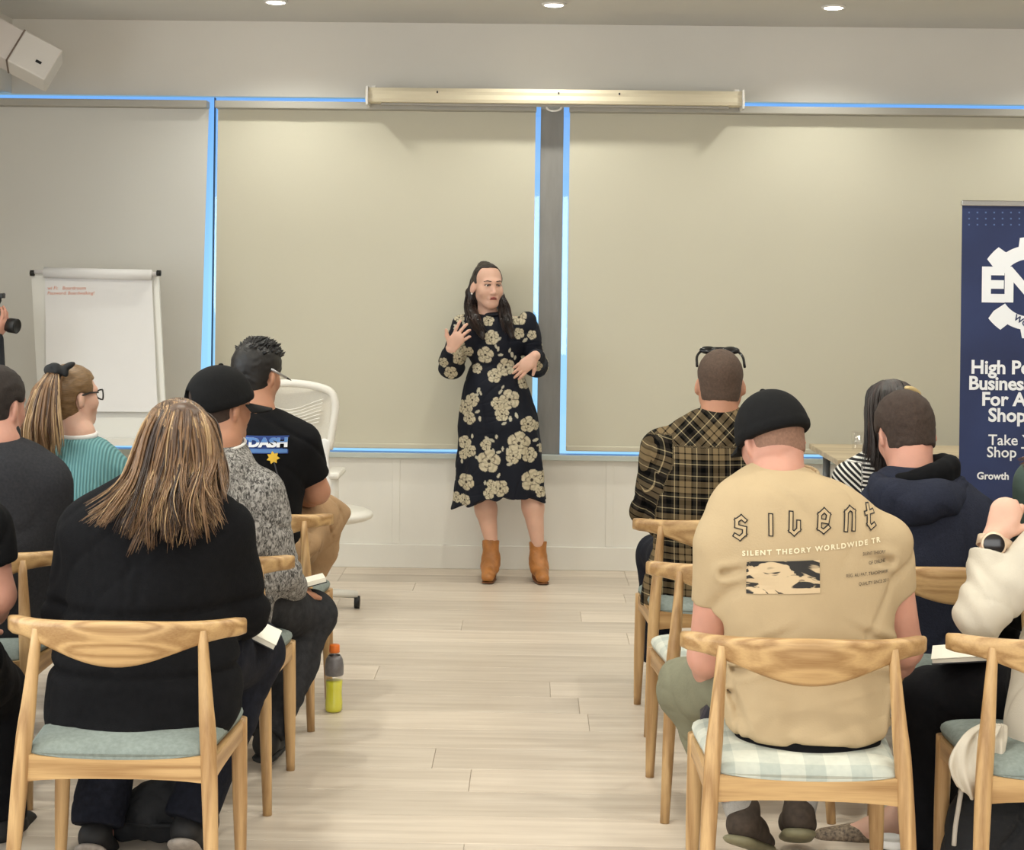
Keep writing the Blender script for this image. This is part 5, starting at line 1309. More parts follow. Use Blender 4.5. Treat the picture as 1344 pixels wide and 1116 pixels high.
tube('top_handle', [(-0.03, 0, 0.07), (-0.012, 0, 0.11), (-0.01, 0, 0.13), (0.012, 0, 0.132)], 0.012, M_cam, e, 8); box('microphone', (-0.02, -0.02, 0.118), (0.012, 0.02, 0.142), M_cam, e, bev=0.004)

# ================================================================== AUDIENCE, RIGHT BLOCK
M_tee_tan = mat('tan_tee', (186, 164, 130), 0.9, var=0.04, vscale=8, bump=0.10, bscale=220, spec=0.2)
M_olive = mat('olive_cotton', (122, 120, 98), 0.9, var=0.08, vscale=20, bump=0.12, bscale=150)
M_navy_fleece = mat('navy_fleece', (42, 45, 58), 0.95, var=0.12, vscale=140, bump=0.25, bscale=260, spec=0.12)
M_cream = mat('cream_jersey', (204, 195, 178), 0.9, var=0.05, vscale=14, bump=0.12, bscale=260)

# ---- man in tan t-shirt, right foreground
p = Person('man in tan printed t-shirt and black cap in the right foreground', 0.66, 4.0)
Y = 3.98
p.head(P(1012, 574, Y+.14), P(1022, 628, Y+.06), yaw=-22, pitch=20, roll=-4, sc=0.97, nr=0.060)
p.core(P(1060, 950, Y), P(1052, 750, Y), 0.11); p.pel[2] = 0.57
aL = p.arm(P(946, 718, Y), P(928, 862, Y+.05), P(945, 905, Y+.27), (0.054, 0.047, 0.036), hf=(0.3, 0.9, -0.2), hn=(0, 0, -1), thumb=1)
aR = p.arm(P(1162, 712, Y), P(1186, 850, Y+.05), P(1160, 890, Y+.28), (0.054, 0.046, 0.036), hf=(-0.4, 0.9, -0.1), hn=(0, 0, -1), thumb=-1)
kL = P(903, 905, 4.32)
LG = [p.leg((p.pel[0]-0.11, Y, 0.565), kL, P(978, 1072, 4.24), toe=(0.2, 1, 0)), p.leg((p.pel[0]+0.1, Y, 0.565), (p.pel[0]+0.16, 4.42, 0.5), P(1048, 1062, 4.28), toe=(0.1, 1, 0))]
p.finish(SK_PINK)
trousers(p, M_olive, LG, 0.142, (0.105, 0.082, 0.068), hem=0.80, amp=0.006, seed=21)
M_shoe_br = mat('brown_canvas_shoe', (72, 60, 50), 0.8, var=0.25, vscale=60); M_sole_ol = mat('sole_olive', (140, 134, 104), 0.6, var=0.1, vscale=40); M_sock = mat('grey_sock', (176, 172, 166), 0.95, var=0.08, vscale=200, bump=0.2, bscale=300)
shoe(p.e, LG[0][2], (0.45, 1), M_shoe_br, M_sole_ol, pitch=22, w=0.047); shoe(p.e, LG[1][2], (0.12, 1), M_shoe_br, M_sole_ol, pitch=22, w=0.047)
for l in LG:
    d = nrm(l[1]-l[2]); S = SDF(0.005); flatrc(S, l[2]-(0, 0, 0.02), l[2]+d*0.055, 0.042, 0.043, 0.01); sdf_obj('sock', S, M_sock, p.e)
S = SDF(0.007)
S.loft([T(610, 985, 1062, Y+.07, .06), T(622, 968, 1080, Y+.05, .08), T(640, 945, 1120, Y+.02, .10), T(668, 928, 1154, Y+.01, .118), T(705, 922, 1170, Y, .13), T(760, 936, 1176, Y-.01, .135), T(820, 950, 1172, Y-.02, .135), T(880, 954, 1170, Y-.03, .135), T(925, 948, 1172, Y-.06, .145), T(948, 949, 1171, Y-.085, .15), T(963, 953, 1166, Y-.095, .148)], k=0.03, cap=0.02)
flatrc(S, aL[0], aL[0]+(aL[1]-aL[0])*0.52, 0.068, 0.057, 0.035); flatrc(S, aR[0], aR[0]+(aR[1]-aR[0])*0.47, 0.067, 0.055, 0.035)
S.folds(0.0055, 17, 22)
fA = [(P(955, 850, Y), P(1040, 805, Y)), (P(960, 870, Y), P(1060, 828, Y)), (P(1165, 840, Y), P(1090, 800, Y)), (P(1168, 858, Y), P(1080, 842, Y)), (P(945, 745, Y), P(985, 735, Y)), (P(1160, 730, Y), P(1125, 722, Y)), (P(955, 900, Y), P(975, 955, Y)), (P(1168, 900, Y), P(1145, 960, Y))]
def pulls(x, y, z):   # creases running in from the armpits and waist
    t = 0
    for a_, b_ in fA:
        d = (b_-a_)[[0, 2]]; L2 = d @ d; u = np.clip(((x-a_[0])*d[0]+(z-a_[2])*d[1])/L2, 0, 1); dd = np.hypot(x-a_[0]-u*d[0], z-a_[2]-u*d[1]); t = t+0.010*np.exp(-(dd/0.008)**2)*(1-u*0.8)-0.006*np.exp(-((dd-0.02)/0.010)**2)*(1-u)
    return np.where(y < Y+0.05, t, 0)
S.fn(pulls, 'add')
tee, tv, tq = sdf_obj('t_shirt', S, M_tee_tan, p.e)
S = SDF(0.007); S.loft([T(940, 966, 1155, Y-.085, .128), T(965, 964, 1156, Y-.098, .132), T(990, 972, 1148, Y-.10, .128)], cap=0.01); sdf_obj('undershirt', S, M_tee_black, p.e)
S = SDF(0.005); c = P(1028, 622, Y+.055); 
tube('neck_band', [c+np.array((0.085*math.cos(t), 0.072*math.sin(t), 0.012*math.sin(t)+0.004)) for t in np.linspace(0, 2*PI, 40)], 0.007, M_tee_tan, p.e, 6, True)
sdf_obj('hair', p.H.hair(0.006, 0.004, -0.062, rough=0.0), mat('hair_shaved', (140, 106, 88), 0.85, var=0.15, vscale=150), p.e)
cap_part(p, p.H, M_cap, 0, 0.015, cut=-0.004, tilt=-3)
# print on the back
M_pk = mat('print_black', (34, 31, 30), 0.85); M_pcream = mat('print_cream', (236, 224, 192), 0.85); M_pgrey = mat('print_dark_grey', (78, 70, 60), 0.85)
k_ = (Y-.12)/FPX; ux_, uz_ = np.array((1.0, 0, 0)), np.array((0, 0, 1.0))
LET = {'s': [[(8, 15), (5, 18), (1, 16), (1, 11), (8, 8), (8, 3), (4, 0), (0, 3)]], 'i': [[(3, 17), (3.5, 1)]], 'l': [[(1, 18), (1, 3), (4, 0), (8, 3), (8, 9)]],
       'e': [[(1, 9.5), (7, 8), (8, 14), (4, 18), (0, 15), (0, 3), (4, 0), (8, 3)]], 'n': [[(0, 0), (0, 15), (3.5, 18), (7.5, 15), (7.5, 0)]], 't': [[(1.5, 18), (1.5, 3), (4, 0), (7, 2)], [(-1, 12), (6, 13)]]}
pos = [('s', 967, 710, 14), ('i', 1007, 704, 14), ('l', 1036, 701, 12), ('e', 1075, 698, 6), ('n', 1111, 696, 2), ('t', 1142, 695, -2)]
for ch_, px, py, ang_ in pos:
    o_ = P(px, py, Y-.12); ca, sa = math.cos(math.radians(ang_)), math.sin(math.radians(ang_))
    lines = [[((x*1.45*ca+0.18*y*1.0-y*1.45*sa*0.3)*k_, (y*1.45+x*1.45*sa)*k_) for x, y in l] for l in LET[ch_]]
    for w_, m_, off in ((6.4, M_pk, 0.003), (3.4, M_tee_tan, 0.0042)):
        V, F = stroke_geo(lines, w_*k_); project_print('lettering', V, F, o_, ux_, uz_, (tv, tq), m_, p.e, off, sub=0.012)
def line_text(s, px, py, size, bold, m, slope, width=None, spacing=1.0):
    V, F = text_geo(s, size*k_, bold*size*k_, 0, spacing)
    if width: V[:, 0] *= width*k_/V[:, 0].max()
    V[:, 1] += V[:, 0]*slope
    project_print('lettering', V, F, P(px, py, Y-.12), ux_, uz_, (tv, tq), m, p.e, 0.0035, sub=0.014)
line_text('SILENT THEORY WORLDWIDE TR', 975, 731, 9, 0.03, M_pcream, 0.105, 184, 1.35)
line_text('SILENT THEORY', 1133, 730, 6.2, 0.0, M_pgrey, 0.04, 33); line_text('OF ONLINE', 1141, 742, 6.2, 0.0, M_pgrey, 0.04, 26)
line_text('REG. AU PAT. TRADEMARK', 1109, 757, 6.2, 0.0, M_pgrey, 0.06, 60); line_text('QUALITY SINCE 2011', 1126, 768, 6.2, 0.0, M_pgrey, 0.05, 44)
def marble_print():
    m = bpy.data.materials.new('print_marble'); m.use_nodes = True; nt = m.node_tree; b = nt.nodes['Principled BSDF']; L = nt.links.new
    t = nt.nodes.new('ShaderNodeTexCoord'); mp = nt.nodes.new('ShaderNodeMapping'); mp.inputs['Scale'].default_value = (6, 6, 14); mp.inputs['Rotation'].default_value = (0, 0.5, 0); L(t.outputs['Object'], mp.inputs[0])
    n = nt.nodes.new('ShaderNodeTexNoise'); n.inputs['Scale'].default_value = 1.3; n.inputs['Detail'].default_value = 3; n.inputs['Distortion'].default_value = 2.2; L(mp.outputs[0], n.inputs['Vector'])
    r = nt.nodes.new('ShaderNodeValToRGB'); r.color_ramp.elements[0].position = 0.49; r.color_ramp.elements[0].color = srgb((46, 44, 42)); r.color_ramp.elements[1].position = 0.52; r.color_ramp.elements[1].color = srgb((206, 182, 146)); L(n.outputs['Fac'], r.inputs[0]); L(r.outputs[0], b.inputs['Base Color']); b.inputs['Roughness'].default_value = 0.85; return m
nx, ny = 16, 8; V = [((93*i/nx+4*(1-j/ny)*0)*k_, (j/ny*42+ (6*i/nx))*k_-0.0) for i in range(nx+1) for j in range(ny+1)]
F = [(i*(ny+1)+j, (i+1)*(ny+1)+j, (i+1)*(ny+1)+j+1, i*(ny+1)+j+1) for i in range(nx) for j in range(ny)]
project_print('print_panel', V, F, P(980, 780, Y-.12), ux_, uz_, (tv, tq), marble_print(), p.e, 0.003)
ph0 = P(934, 915, 4.1)
e = empty('phone', ph0, 'dark phone poking out of the olive trouser pocket', 'phone'); o = box('phone_case', (-0.014, -0.05, -0.05), (0.014, 0.02, 0.05), mat('phone_case', (52, 48, 58), 0.4), e, bev=0.006); o.rotation_euler = (0.3, 0.35, 0.0)

# ---- man in plaid shirt, front row
def plaid_mat():
    m = bpy.data.materials.new('plaid_flannel'); m.use_nodes = True; nt = m.node_tree; b = nt.nodes['Principled BSDF']; L = nt.links.new
    a = nt.nodes.new('ShaderNodeAttribute'); a.attribute_name = 'print'; s = nt.nodes.new('ShaderNodeSeparateXYZ'); L(a.outputs['Vector'], s.inputs[0])
    def ramp(out):
        f = nt.nodes.new('ShaderNodeMath'); f.operation = 'FRACT'; L(out, f.inputs[0]); r = nt.nodes.new('ShaderNodeValToRGB'); r.color_ramp.interpolation = 'CONSTANT'
        st = [(0.0, (148, 132, 106)), (0.10, (20, 18, 18)), (0.14, (148, 132, 106)), (0.30, (24, 22, 22)), (0.36, (80, 76, 68)), (0.45, (206, 192, 160)), (0.475, (70, 64, 58)), (0.58, (12, 12, 12)), (0.72, (70, 64, 58)), (0.80, (206, 192, 160)), (0.825, (80, 76, 68)), (0.90, (22, 20, 20)), (0.95, (148, 132, 106))]
        el = r.color_ramp.elements; el[0].position = 0; el[0].color = srgb(st[0][1]); el[1].position = st[1][0]; el[1].color = srgb(st[1][1])
        for ps, c in st[2:]: q = el.new(ps); q.color = srgb(c)
        L(f.outputs[0], r.inputs[0]); return r.outputs[0]
    mx = nt.nodes.new('ShaderNodeMix'); mx.data_type = 'RGBA'; mx.inputs[0].default_value = 0.5; L(ramp(s.outputs[0]), mx.inputs[6]); L(ramp(s.outputs[1]), mx.inputs[7])
    g = nt.nodes.new('ShaderNodeGamma'); g.inputs[1].default_value = 1.35; L(mx.outputs[2], g.inputs[0])
    L(g.outputs[0], b.inputs['Base Color']); b.inputs['Roughness'].default_value = 0.95; b.inputs['Specular IOR Level'].default_value = 0.1; return m
p = Person('man in brown plaid shirt with sunglasses on his head, front row', 0.66, 5.9)
Y = 5.82
p.head(P(945, 503, Y+.04), P(944, 545, Y), yaw=3, pitch=4, roll=0, sc=1.03, nr=0.060)
p.core(P(930, 760, Y), P(930, 620, Y), 0.1); p.pel[2] = 0.57
aL = p.arm(P(868, 590, Y), P(850, 672, Y+.05), P(880, 700, Y+.26), hf=(0.5, 0.8, 0), hn=(0, 0, -1), thumb=1)
aR = p.arm(P(1000, 590, Y), P(1015, 672, Y+.05), P(985, 700, Y+.26), hf=(-0.5, 0.8, 0), hn=(0, 0, -1), thumb=-1)
LG = seat_legs(p, p.pel[0], Y, shoes=(M_shoeB, M_soleB)); p.finish(SK_TAN); trousers(p, M_jeans_navy, LG, 0.18)
S = SDF(0.007)
S.loft([T(533, 915, 972, Y+.02, .066), T(543, 900, 985, Y+.01, .09), T(556, 880, 998, Y, .105), T(575, 862, 1010, Y, .12), T(610, 856, 1014, Y-.01, .135), T(660, 858, 1008, Y-.02, .14), T(710, 856, 1000, Y-.03, .145), T(760, 846, 1000, Y-.04, .165), T(800, 838, 1000, Y-.04, .175)], k=0.03, cap=0.02)
for a in (aL, aR): S.rc(a[0], a[1], 0.074, 0.062, 0.035); S.rc(a[1], a[2], 0.06, 0.045, 0.03)
hz_ = P(930, 790, Y)[2]; xc_ = P(930, 790, Y)[0]
S.fn(lambda x, y, z: hz_-0.03-0.02*np.cos((x-xc_)*14)-z, 'max', 0.004)
S.folds(0.006, 20, 24)
zy = P(930, 583, Y)[2]; PER = 0.118
def plaid_uv(v):
    u = (v[:, 0]-xc_)/PER; w_ = v[:, 2]/PER
    yoke = v[:, 2] > zy; dx_ = np.abs(v[:, 0]-xc_)
    uu = np.where(yoke, (v[:, 0]-xc_+v[:, 2])*0.7/PER, u); ww = np.where(yoke, (v[:, 2]-v[:, 0]+xc_)*0.7/PER, w_)
    for a in (aL, aR):
        d = nrm(a[1]-a[0]); t = (v-a[0]) @ d; far = np.linalg.norm(v-a[0]-np.clip(t, 0, 1)[:, None]*d, axis=1)
        lateral = (v[:, 0] < a[0][0]+0.035) if a is aL else (v[:, 0] > a[0][0]-0.035)
        m_ = lateral & (v[:, 2] < a[0][2]+0.06) & (far < 0.12) & (v[:, 2] > a[1][2]-0.08)
        side = np.cross(d, (0, 1, 0)); uu = np.where(m_, ((v-a[0]) @ side + 0.8*(v[:, 1]-Y))/PER, uu); ww = np.where(m_, t/PER, ww)
    return np.stack([uu+20, ww+20, 0*uu], 1)
sh_o, sv_, sq_ = sdf_obj('plaid_shirt', S, plaid_mat(), p.e, plaid_uv)
S = SDF(0.006); c = P(944, 538, Y+.02); S.rc(c-(0, 0, 0.012), c+(0, 0, 0.012), 0.078, 0.068, 0.01); sdf_obj('collar', S, MATS.get('pc') or mat('collar_brown', (98, 86, 70), 0.9, var=0.4, vscale=60), p.e)
sdf_obj('hair', p.H.hair(0.006, 0.006, -0.066, rough=0.0008), mat('hair_short_brown', (84, 66, 54), 0.85, var=0.2, vscale=120, bump=0.3, bscale=400), p.e)
H = p.H; M_sg = mat('sunglasses_black', (12, 12, 13), 0.2)
tube('sunglasses_frame', spline([H.p(-0.084, -0.04, 0.058), H.p(-0.080, 0.02, 0.098), H.p(-0.05, 0.045, 0.122), H.p(0, 0.055, 0.126), H.p(0.05, 0.045, 0.122), H.p(0.080, 0.02, 0.098), H.p(0.084, -0.04, 0.058)], 30), 0.005, M_sg, p.e, 8, True)
for sx_ in (-1, 1):
    S = SDF(0.004); S.el(H.p(sx_*0.04, 0.042, 0.118), (0.034, 0.022, 0.014), H.R @ hr(0, -25), 0); sdf_obj('sunglasses_lens', S, M_sg, p.e)

# ---- woman in striped top
def stripe_mat():
    m = bpy.data.materials.new('striped_jersey'); m.use_nodes = True; nt = m.node_tree; b = nt.nodes['Principled BSDF']; L = nt.links.new
    a = nt.nodes.new('ShaderNodeAttribute'); a.attribute_name = 'print'; s = nt.nodes.new('ShaderNodeSeparateXYZ'); L(a.outputs['Vector'], s.inputs[0])
    f = nt.nodes.new('ShaderNodeMath'); f.operation = 'FRACT'; L(s.outputs[0], f.inputs[0]); g = nt.nodes.new('ShaderNodeMath'); g.operation = 'GREATER_THAN'; g.inputs[1].default_value = 0.56; L(f.outputs[0], g.inputs[0])
    mx = nt.nodes.new('ShaderNodeMix'); mx.data_type = 'RGBA'; mx.inputs[6].default_value = srgb((24, 24, 27)); mx.inputs[7].default_value = srgb((232, 228, 220)); L(g.outputs[0], mx.inputs[0]); L(mx.outputs[2], b.inputs['Base Color']); b.inputs['Roughness'].default_value = 0.9; return m
p = Person('woman with long dark clipped hair in black and white striped top', 1.3, 5.9)
Y = 5.8
p.head(P(1168, 545, Y+.06), P(1172, 590, Y), yaw=-34, pitch=12, roll=0, sc=0.97, nr=0.05, female=True)
p.core(P(1172, 760, Y), P(1172, 660, Y), 0.09); p.pel[2] = 0.57
aL = p.arm(P(1115, 632, Y), P(1105, 710, Y+.06), P(1130, 730, Y+.25), hf=(0.5, 0.8, 0), hn=(0, 0, -1), thumb=1)
aR = p.arm(P(1232, 632, Y), P(1245, 710, Y+.06), P(1215, 730, Y+.25), hf=(-0.5, 0.8, 0), hn=(0, 0, -1), thumb=-1)
LG = seat_legs(p, p.pel[0], Y); p.finish(SK_PALE); trousers(p, M_denim_black, LG, 0.17)
S = SDF(0.006)
S.loft([T(584, 1150, 1192, Y+.02, .055), T(594, 1132, 1212, Y+.01, .08), T(606, 1114, 1232, Y, .10), T(625, 1104, 1245, Y, .115), T(680, 1108, 1238, Y, .125), T(760, 1108, 1238, Y, .13)], k=0.03, cap=0.02)
for a in (aL, aR): S.rc(a[0], a[1], 0.062, 0.054, 0.03); S.rc(a[1], a[2], 0.05, 0.04, 0.03)
S.folds(0.004, 30, 26)
def stripe_uv(v):
    t = v[:, 2]/0.0155 + v[:, 0]*4
    for a, sg in ((aL, -1), (aR, 1)):
        d = nrm(a[1]-a[0]); m_ = (sg*(v[:, 0]-a[0][0]) > -0.028) & (v[:, 2] < a[0][2]+0.075); t = np.where(m_, ((v-a[0]) @ nrm(d+np.array((sg*0.75, 0, 0)))+1)/0.0165, t)
    return np.stack([t+100, t*0, t*0], 1)
sdf_obj('striped_top', S, stripe_mat(), p.e, stripe_uv)
H = p.H; S = SDF(0.006); S.el(H.p(0, -0.012, 0.03), (0.090, 0.108, 0.098), H.R, 0.02)
S.chain([P(1172, 545, Y-.0), P(1168, 585, Y-.05), P(1166, 625, Y-.09)], [0.085, 0.075, 0.05], 0.05, ((0, 1, 0), 0.7))
S.rc(P(1148, 540, Y+.05), P(1143, 592, Y-.01), 0.03, 0.032, 0.03)
c0, R0 = H.c, H.R.T
def facecut(x, y, z):
    b_ = R0[1, 0]*(x-c0[0])+R0[1, 1]*(y-c0[1])+R0[1, 2]*(z-c0[2]); d_ = R0[2, 0]*(x-c0[0])+R0[2, 1]*(y-c0[1])+R0[2, 2]*(z-c0[2]); return np.minimum(b_-0.062, 0.06-d_)
S.fn(facecut, 'max', 0.006); S.folds(0.003, 70, 5, (2, 1, 0.4)); sdf_obj('hair', S, M_hd, p.e)
GS = [[H.p(-0.03+0.014*i, -0.01, 0.132), P(1138+13*i, 515, Y-.04+.02*abs(i-2.5)), P(1136+12.5*i, 550, Y-.06), P(1138+10*i, 590, Y-.10), P(1132+10*i, 626, Y-.135)] for i in range(6)]
strands('hair_lengths', GS, 480, [M_hd, M_hd2, M_hd3], p.e, 12, 0.003, 0.006, 0.012, clump=8, weights=(0.45, 0.3, 0.25), trim=0.15, push=(H.p(0, -0.012, 0.03), np.array((0.093, 0.111, 0.101)), H.R))
ca_, cb_ = P(1187, 509, Y-.075), P(1208, 518, Y-.045)
tube('hair_clip', spline([ca_, (ca_+cb_)/2+np.array((0, -0.012, 0.008)), cb_], 10), [0.004]+[0.0085]*8+[0.004], mat('clip_gold', (216, 192, 140), 0.3, metal=0.4), p.e, 8, True)
tube('hair_clip', spline([ca_+(0, 0, -.012), (ca_+cb_)/2+np.array((0, -0.014, -0.014)), cb_+(0, 0, -.010)], 10), 0.004, MATS['clip_gold'], p.e, 8, True)

# ---- man in navy hoodie
p = Person('man with short dark hair in navy hooded sweatshirt', 1.25, 5.0)
Y = 4.95
p.head(P(1187, 568, Y+.13), P(1196, 622, Y+.05), yaw=-12, pitch=20, roll=-3, sc=1.06, nr=0.062)
p.core(P(1220, 860, Y), P(1218, 720, Y), 0.1); p.pel[2] = 0.57
aL = p.arm(P(1148, 680, Y), P(1135, 790, Y+.06), P(1170, 830, Y+.26), hf=(0.5, 0.8, 0), hn=(0, 0, -1), thumb=1)
aR = p.arm(P(1290, 690, Y), P(1305, 795, Y+.06), P(1265, 830, Y+.26), hf=(-0.5, 0.8, 0), hn=(0, 0, -1), thumb=-1)
LG = seat_legs(p, p.pel[0], Y, shoes=(M_shoeB, M_soleB)); p.finish(SK_PINK); trousers(p, M_denim_black, LG, 0.18)
S = SDF(0.008)
S.loft([T(612, 1160, 1240, Y+.05, .08), T(630, 1143, 1268, Y+.03, .11), T(655, 1130, 1292, Y+.01, .13), T(690, 1124, 1308, Y, .145), T(750, 1128, 1312, Y-.01, .15), T(820, 1132, 1306, Y-.02, .155), T(880, 1136, 1300, Y-.02, .15)], k=0.03, cap=0.02)
for a in (aL, aR): S.rc(a[0], a[1], 0.076, 0.066, 0.04); S.rc(a[1], a[2], 0.062, 0.048, 0.03)
S.folds(0.006, 20, 28); sdf_obj('sweatshirt', S, M_navy_fleece, p.e)
S = SDF(0.007)     # hood lying on the shoulders
hp = [P(1150, 632, Y+.02), P(1160, 650, Y-.07), P(1195, 668, Y-.125), P(1240, 662, Y-.11), P(1262, 634, Y-.02)]
S.chain(list(spline(hp, 9)), [0.028, 0.036, 0.042, 0.046, 0.048, 0.046, 0.042, 0.034, 0.026], 0.03, None); S.rc(P(1180, 650, Y-.10), P(1225, 652, Y-.09), 0.05, 0.05, 0.05)
S.folds(0.006, 45, 30); sdf_obj('hood', S, M_navy_fleece, p.e)
S = SDF(0.007); c = P(1205, 617, Y+.03); rg = [c+np.array((0.098*math.cos(t), 0.085*math.sin(t), 0.03*math.cos(t)-0.012)) for t in np.linspace(0, 2*PI, 15)]; S.chain(rg, [0.030]*15, 0.012); S.chain([q_-np.array((0, 0, 0.03)) for q_ in rg], [0.03]*15, 0.02); S.folds(0.003, 40, 3); sdf_obj('hood_lining', S, M_tee_black, p.e)
sdf_obj('hair', p.H.hair(0.006, 0.011, -0.062, rough=0.0015), M_buzz, p.e)

# ---- person in cream with a watch, right edge
p = Person('person in cream top with a pale smartwatch at the right edge', 1.55, 4.0, 0.0045)
Y = 3.98
p.head(P(1440, 600, Y+.08), P(1445, 660, Y+.02), yaw=-35, pitch=5, nr=0.052, female=True)
p.core(P(1420, 950, Y), P(1435, 760, Y), 0.1); p.pel[2] = 0.57
aL = p.arm(P(1375, 735, Y), P(1288, 800, Y-.02), P(1306, 708, Y+.04), (0.045, 0.040, 0.031), hf=(0.42, 0.25, 0.87), hn=(0.35, 0.9, -0.1), thumb=-1, curl=(46, 50, 52, 54), sc=1.0, fl=0.95)
aR = p.arm(P(1520, 740, Y), P(1540, 840, Y+.06), P(1470, 850, Y+.25), hf=(-0.5, 0.8, 0), hn=(0, 0, -1), thumb=-1)
kn = P(1224, 918, 4.32)
LG = [p.leg(np.array((1.36, Y+.03, 0.56)), kn, P(1218, 1150, 4.28), (0.08, 0.062, 0.04)), p.leg((1.5, Y+.05, 0.56), (1.30, 4.42, 0.46), P(1178, 1075, 4.50), (0.08, 0.058, 0.034))]
# bare foot arch into the slip-on
p.B.rc(LG[1][2], LG[1][2]+np.array((-0.06, 0.01, -0.035)), 0.036, 0.034, 0.03); p.B.rc(LG[1][2]+np.array((-0.06, 0.01, -0.035)), LG[1][2]+np.array((-0.14, 0.02, -0.055)), 0.034, 0.026, 0.03)
p.finish(SK_PALE)
trousers(p, M_denim_black, [LG[0]], 0.18, (0.105, 0.082, 0.06), amp=0.003)
S = SDF(0.008); S.rc(LG[1][0], LG[1][1], 0.1, 0.075, 0.03); flatrc(S, LG[1][1], LG[1][1]+(LG[1][2]-LG[1][1])*0.78, 0.075, 0.055, 0.03); sdf_obj('trouser_leg', S, M_denim_black, p.e)
M_leop = mat('patterned_slip_on', (74, 62, 54), 0.75, rgb2=(150, 132, 110), vscale=120)
ft = LG[1][2]+np.array((-0.13, 0.02, -0.05))
S = SDF(0.005); S.rc(ft+(0.02, 0, 0.0), ft+(-0.07, 0.0, -0.008), 0.042, 0.030, 0.01, ((0, 0, 1), 0.7)); S.rc(ft+(0.02, 0, -0.005), ft+(0.14, -0.02, -0.005), 0.04, 0.034, 0.01, ((0, 0, 1), 0.5)); S.cut((0, 0, ft[2]-0.022), (0, 0, -1))
sh_, _, _ = sdf_obj('shoe', S, M_leop, p.e)
S = SDF(0.005); S.rc(ft+(0.14, -0.02, -0.026), ft+(-0.07, 0, -0.026), 0.038, 0.032, 0.01, ((0, 0, 1), 0.25)); o = sdf_obj('sole', S, M_soleB, p.e)[0]; o.parent = sh_
S = SDF(0.006)
flatrc(S, aL[1], aL[1]+(aL[2]-aL[1])*0.70, 0.058, 0.050, 0.02)
S.rc(aL[0], aL[1], 0.088, 0.062, 0.03)
S.loft([T(668, 1400, 1490, Y+.03, .06), T(700, 1370, 1530, Y+.02, .1), T(760, 1360, 1540, Y, .13), T(860, 1335, 1530, Y-.02, .14), T(960, 1318, 1530, Y-.06, .15), T(1000, 1325, 1525, Y-.08, .14)], k=0.03, cap=0.02)
S.rc(aR[0], aR[1], 0.08, 0.07, 0.03); S.rc(aR[1], aR[2], 0.065, 0.05, 0.03)
# cuff
cu = aL[1]+(aL[2]-aL[1])*0.72; dcu = nrm(aL[2]-aL[1]); flatrc(S, cu-dcu*0.05, cu+dcu*0.012, 0.052, 0.056, 0.008)
eb = aL[1]
def pull2(x, y, z):
    t = (x-eb[0])*0.75+(z-eb[2])*0.66; r = np.hypot(x-eb[0], z-eb[2]); return 0.0035*np.sin(t*110+1.5*np.sin(40*x))*np.exp(-((r-0.07)/0.06)**2)
S.fn(pull2, 'add'); S.folds(0.006, 22, 32); sdf_obj('top', S, M_cream, p.e)
# tail of the top hanging over the seat edge: a folded sheet of cloth
lb = spline(np.array([P(*q) for q in ((1296, 944, 3.86), (1266, 962, 3.80), (1250, 992, 3.775), (1246, 1015, 3.77), (1256, 1036, 3.775))]), 16)
rb = spline(np.array([P(*q) for q in ((1322, 950, 3.86), (1322, 975, 3.80), (1321, 1000, 3.785), (1318, 1025, 3.78), (1308, 1046, 3.78))]), 16)
V = []; F = []; nu = 22
for i_ in range(16):
    for j_ in range(nu+1):
        u = j_/nu; q = lb[i_]*(1-u)+rb[i_]*u; bow = math.sin(PI*u)
        q = q+np.array((0, -0.018*bow-0.011*math.sin(u*13+i_*0.28)*bow-0.006*math.sin(u*27-i_*0.5), -0.012*bow*(i_/15)+0.004*math.sin(u*15)*(i_/15))); V.append(q)
for i_ in range(15):
    for j_ in range(nu): F.append((i_*(nu+1)+j_, i_*(nu+1)+j_+1, (i_+1)*(nu+1)+j_+1, (i_+1)*(nu+1)+j_))
tl = mesh_obj('top_tail', V, F, M_cream, p.e, True, True); md = tl.modifiers.new('s', 'SOLIDIFY'); md.thickness = 0.012; md.offset = 1; tl.modifiers.new('b', 'SUBSURF').render_levels = 1
# watch
wc = P(1299.5, 703, Y-.005); wn_ = nrm(np.array((-0.12, -1, 0.1))); wrist = aL[2]+(aL[1]-aL[2])*0.06
M_wcase = mat('watch_rose', (222, 198, 172), 0.35, metal=0.3); M_wface = mat('watch_face', (26, 20, 20), 0.15)
def disc(name, c_, n_, r_, h_, m_, par):
    V, F = lathe_geo([(0.0005, 0), (r_*0.96, 0), (r_, h_*0.2), (r_, h_*0.8), (r_*0.95, h_), (0.0005, h_)], 32); R_ = np.array(Vector(n_).to_track_quat('Z', 'Y').to_matrix()); return mesh_obj(name, [R_ @ np.array(v)+c_ for v in V], F, m_, par, True, True)
wcb = wrist+wn_*0.034+np.array((-0.008, 0, 0.0))
wa = disc('smartwatch', wcb, wn_, 0.031, 0.012, M_wcase, p.e); fc_ = disc('watch_screen', wcb+wn_*0.0105, wn_, 0.026, 0.003, M_wface, p.e); fc_.parent = wa
dl = nrm(aL[2]-aL[1]); s1 = nrm(np.cross(dl, wn_)); s2 = np.cross(s1, dl); bc = wrist
V = []; F = []; nn = 28
for i in range(nn):
    a_ = 2*PI*i/nn
    for w_ in (-0.012, 0.012): V.append(bc+dl*w_+s1*0.040*math.cos(a_)+s2*0.037*math.sin(a_))
F = [(2*i, 2*((i+1) % nn), 2*((i+1) % nn)+1, 2*i+1) for i in range(nn)]
bd = mesh_obj('watch_strap', V, F, M_wcase, p.e, True, True); bd.modifiers.new('s', 'SOLIDIFY').thickness = 0.003; bd.parent = wa
# ring
S = SDF(0.003); rp = aL[2]+nrm((0.34, 0.25, 0.9))*0.098; 

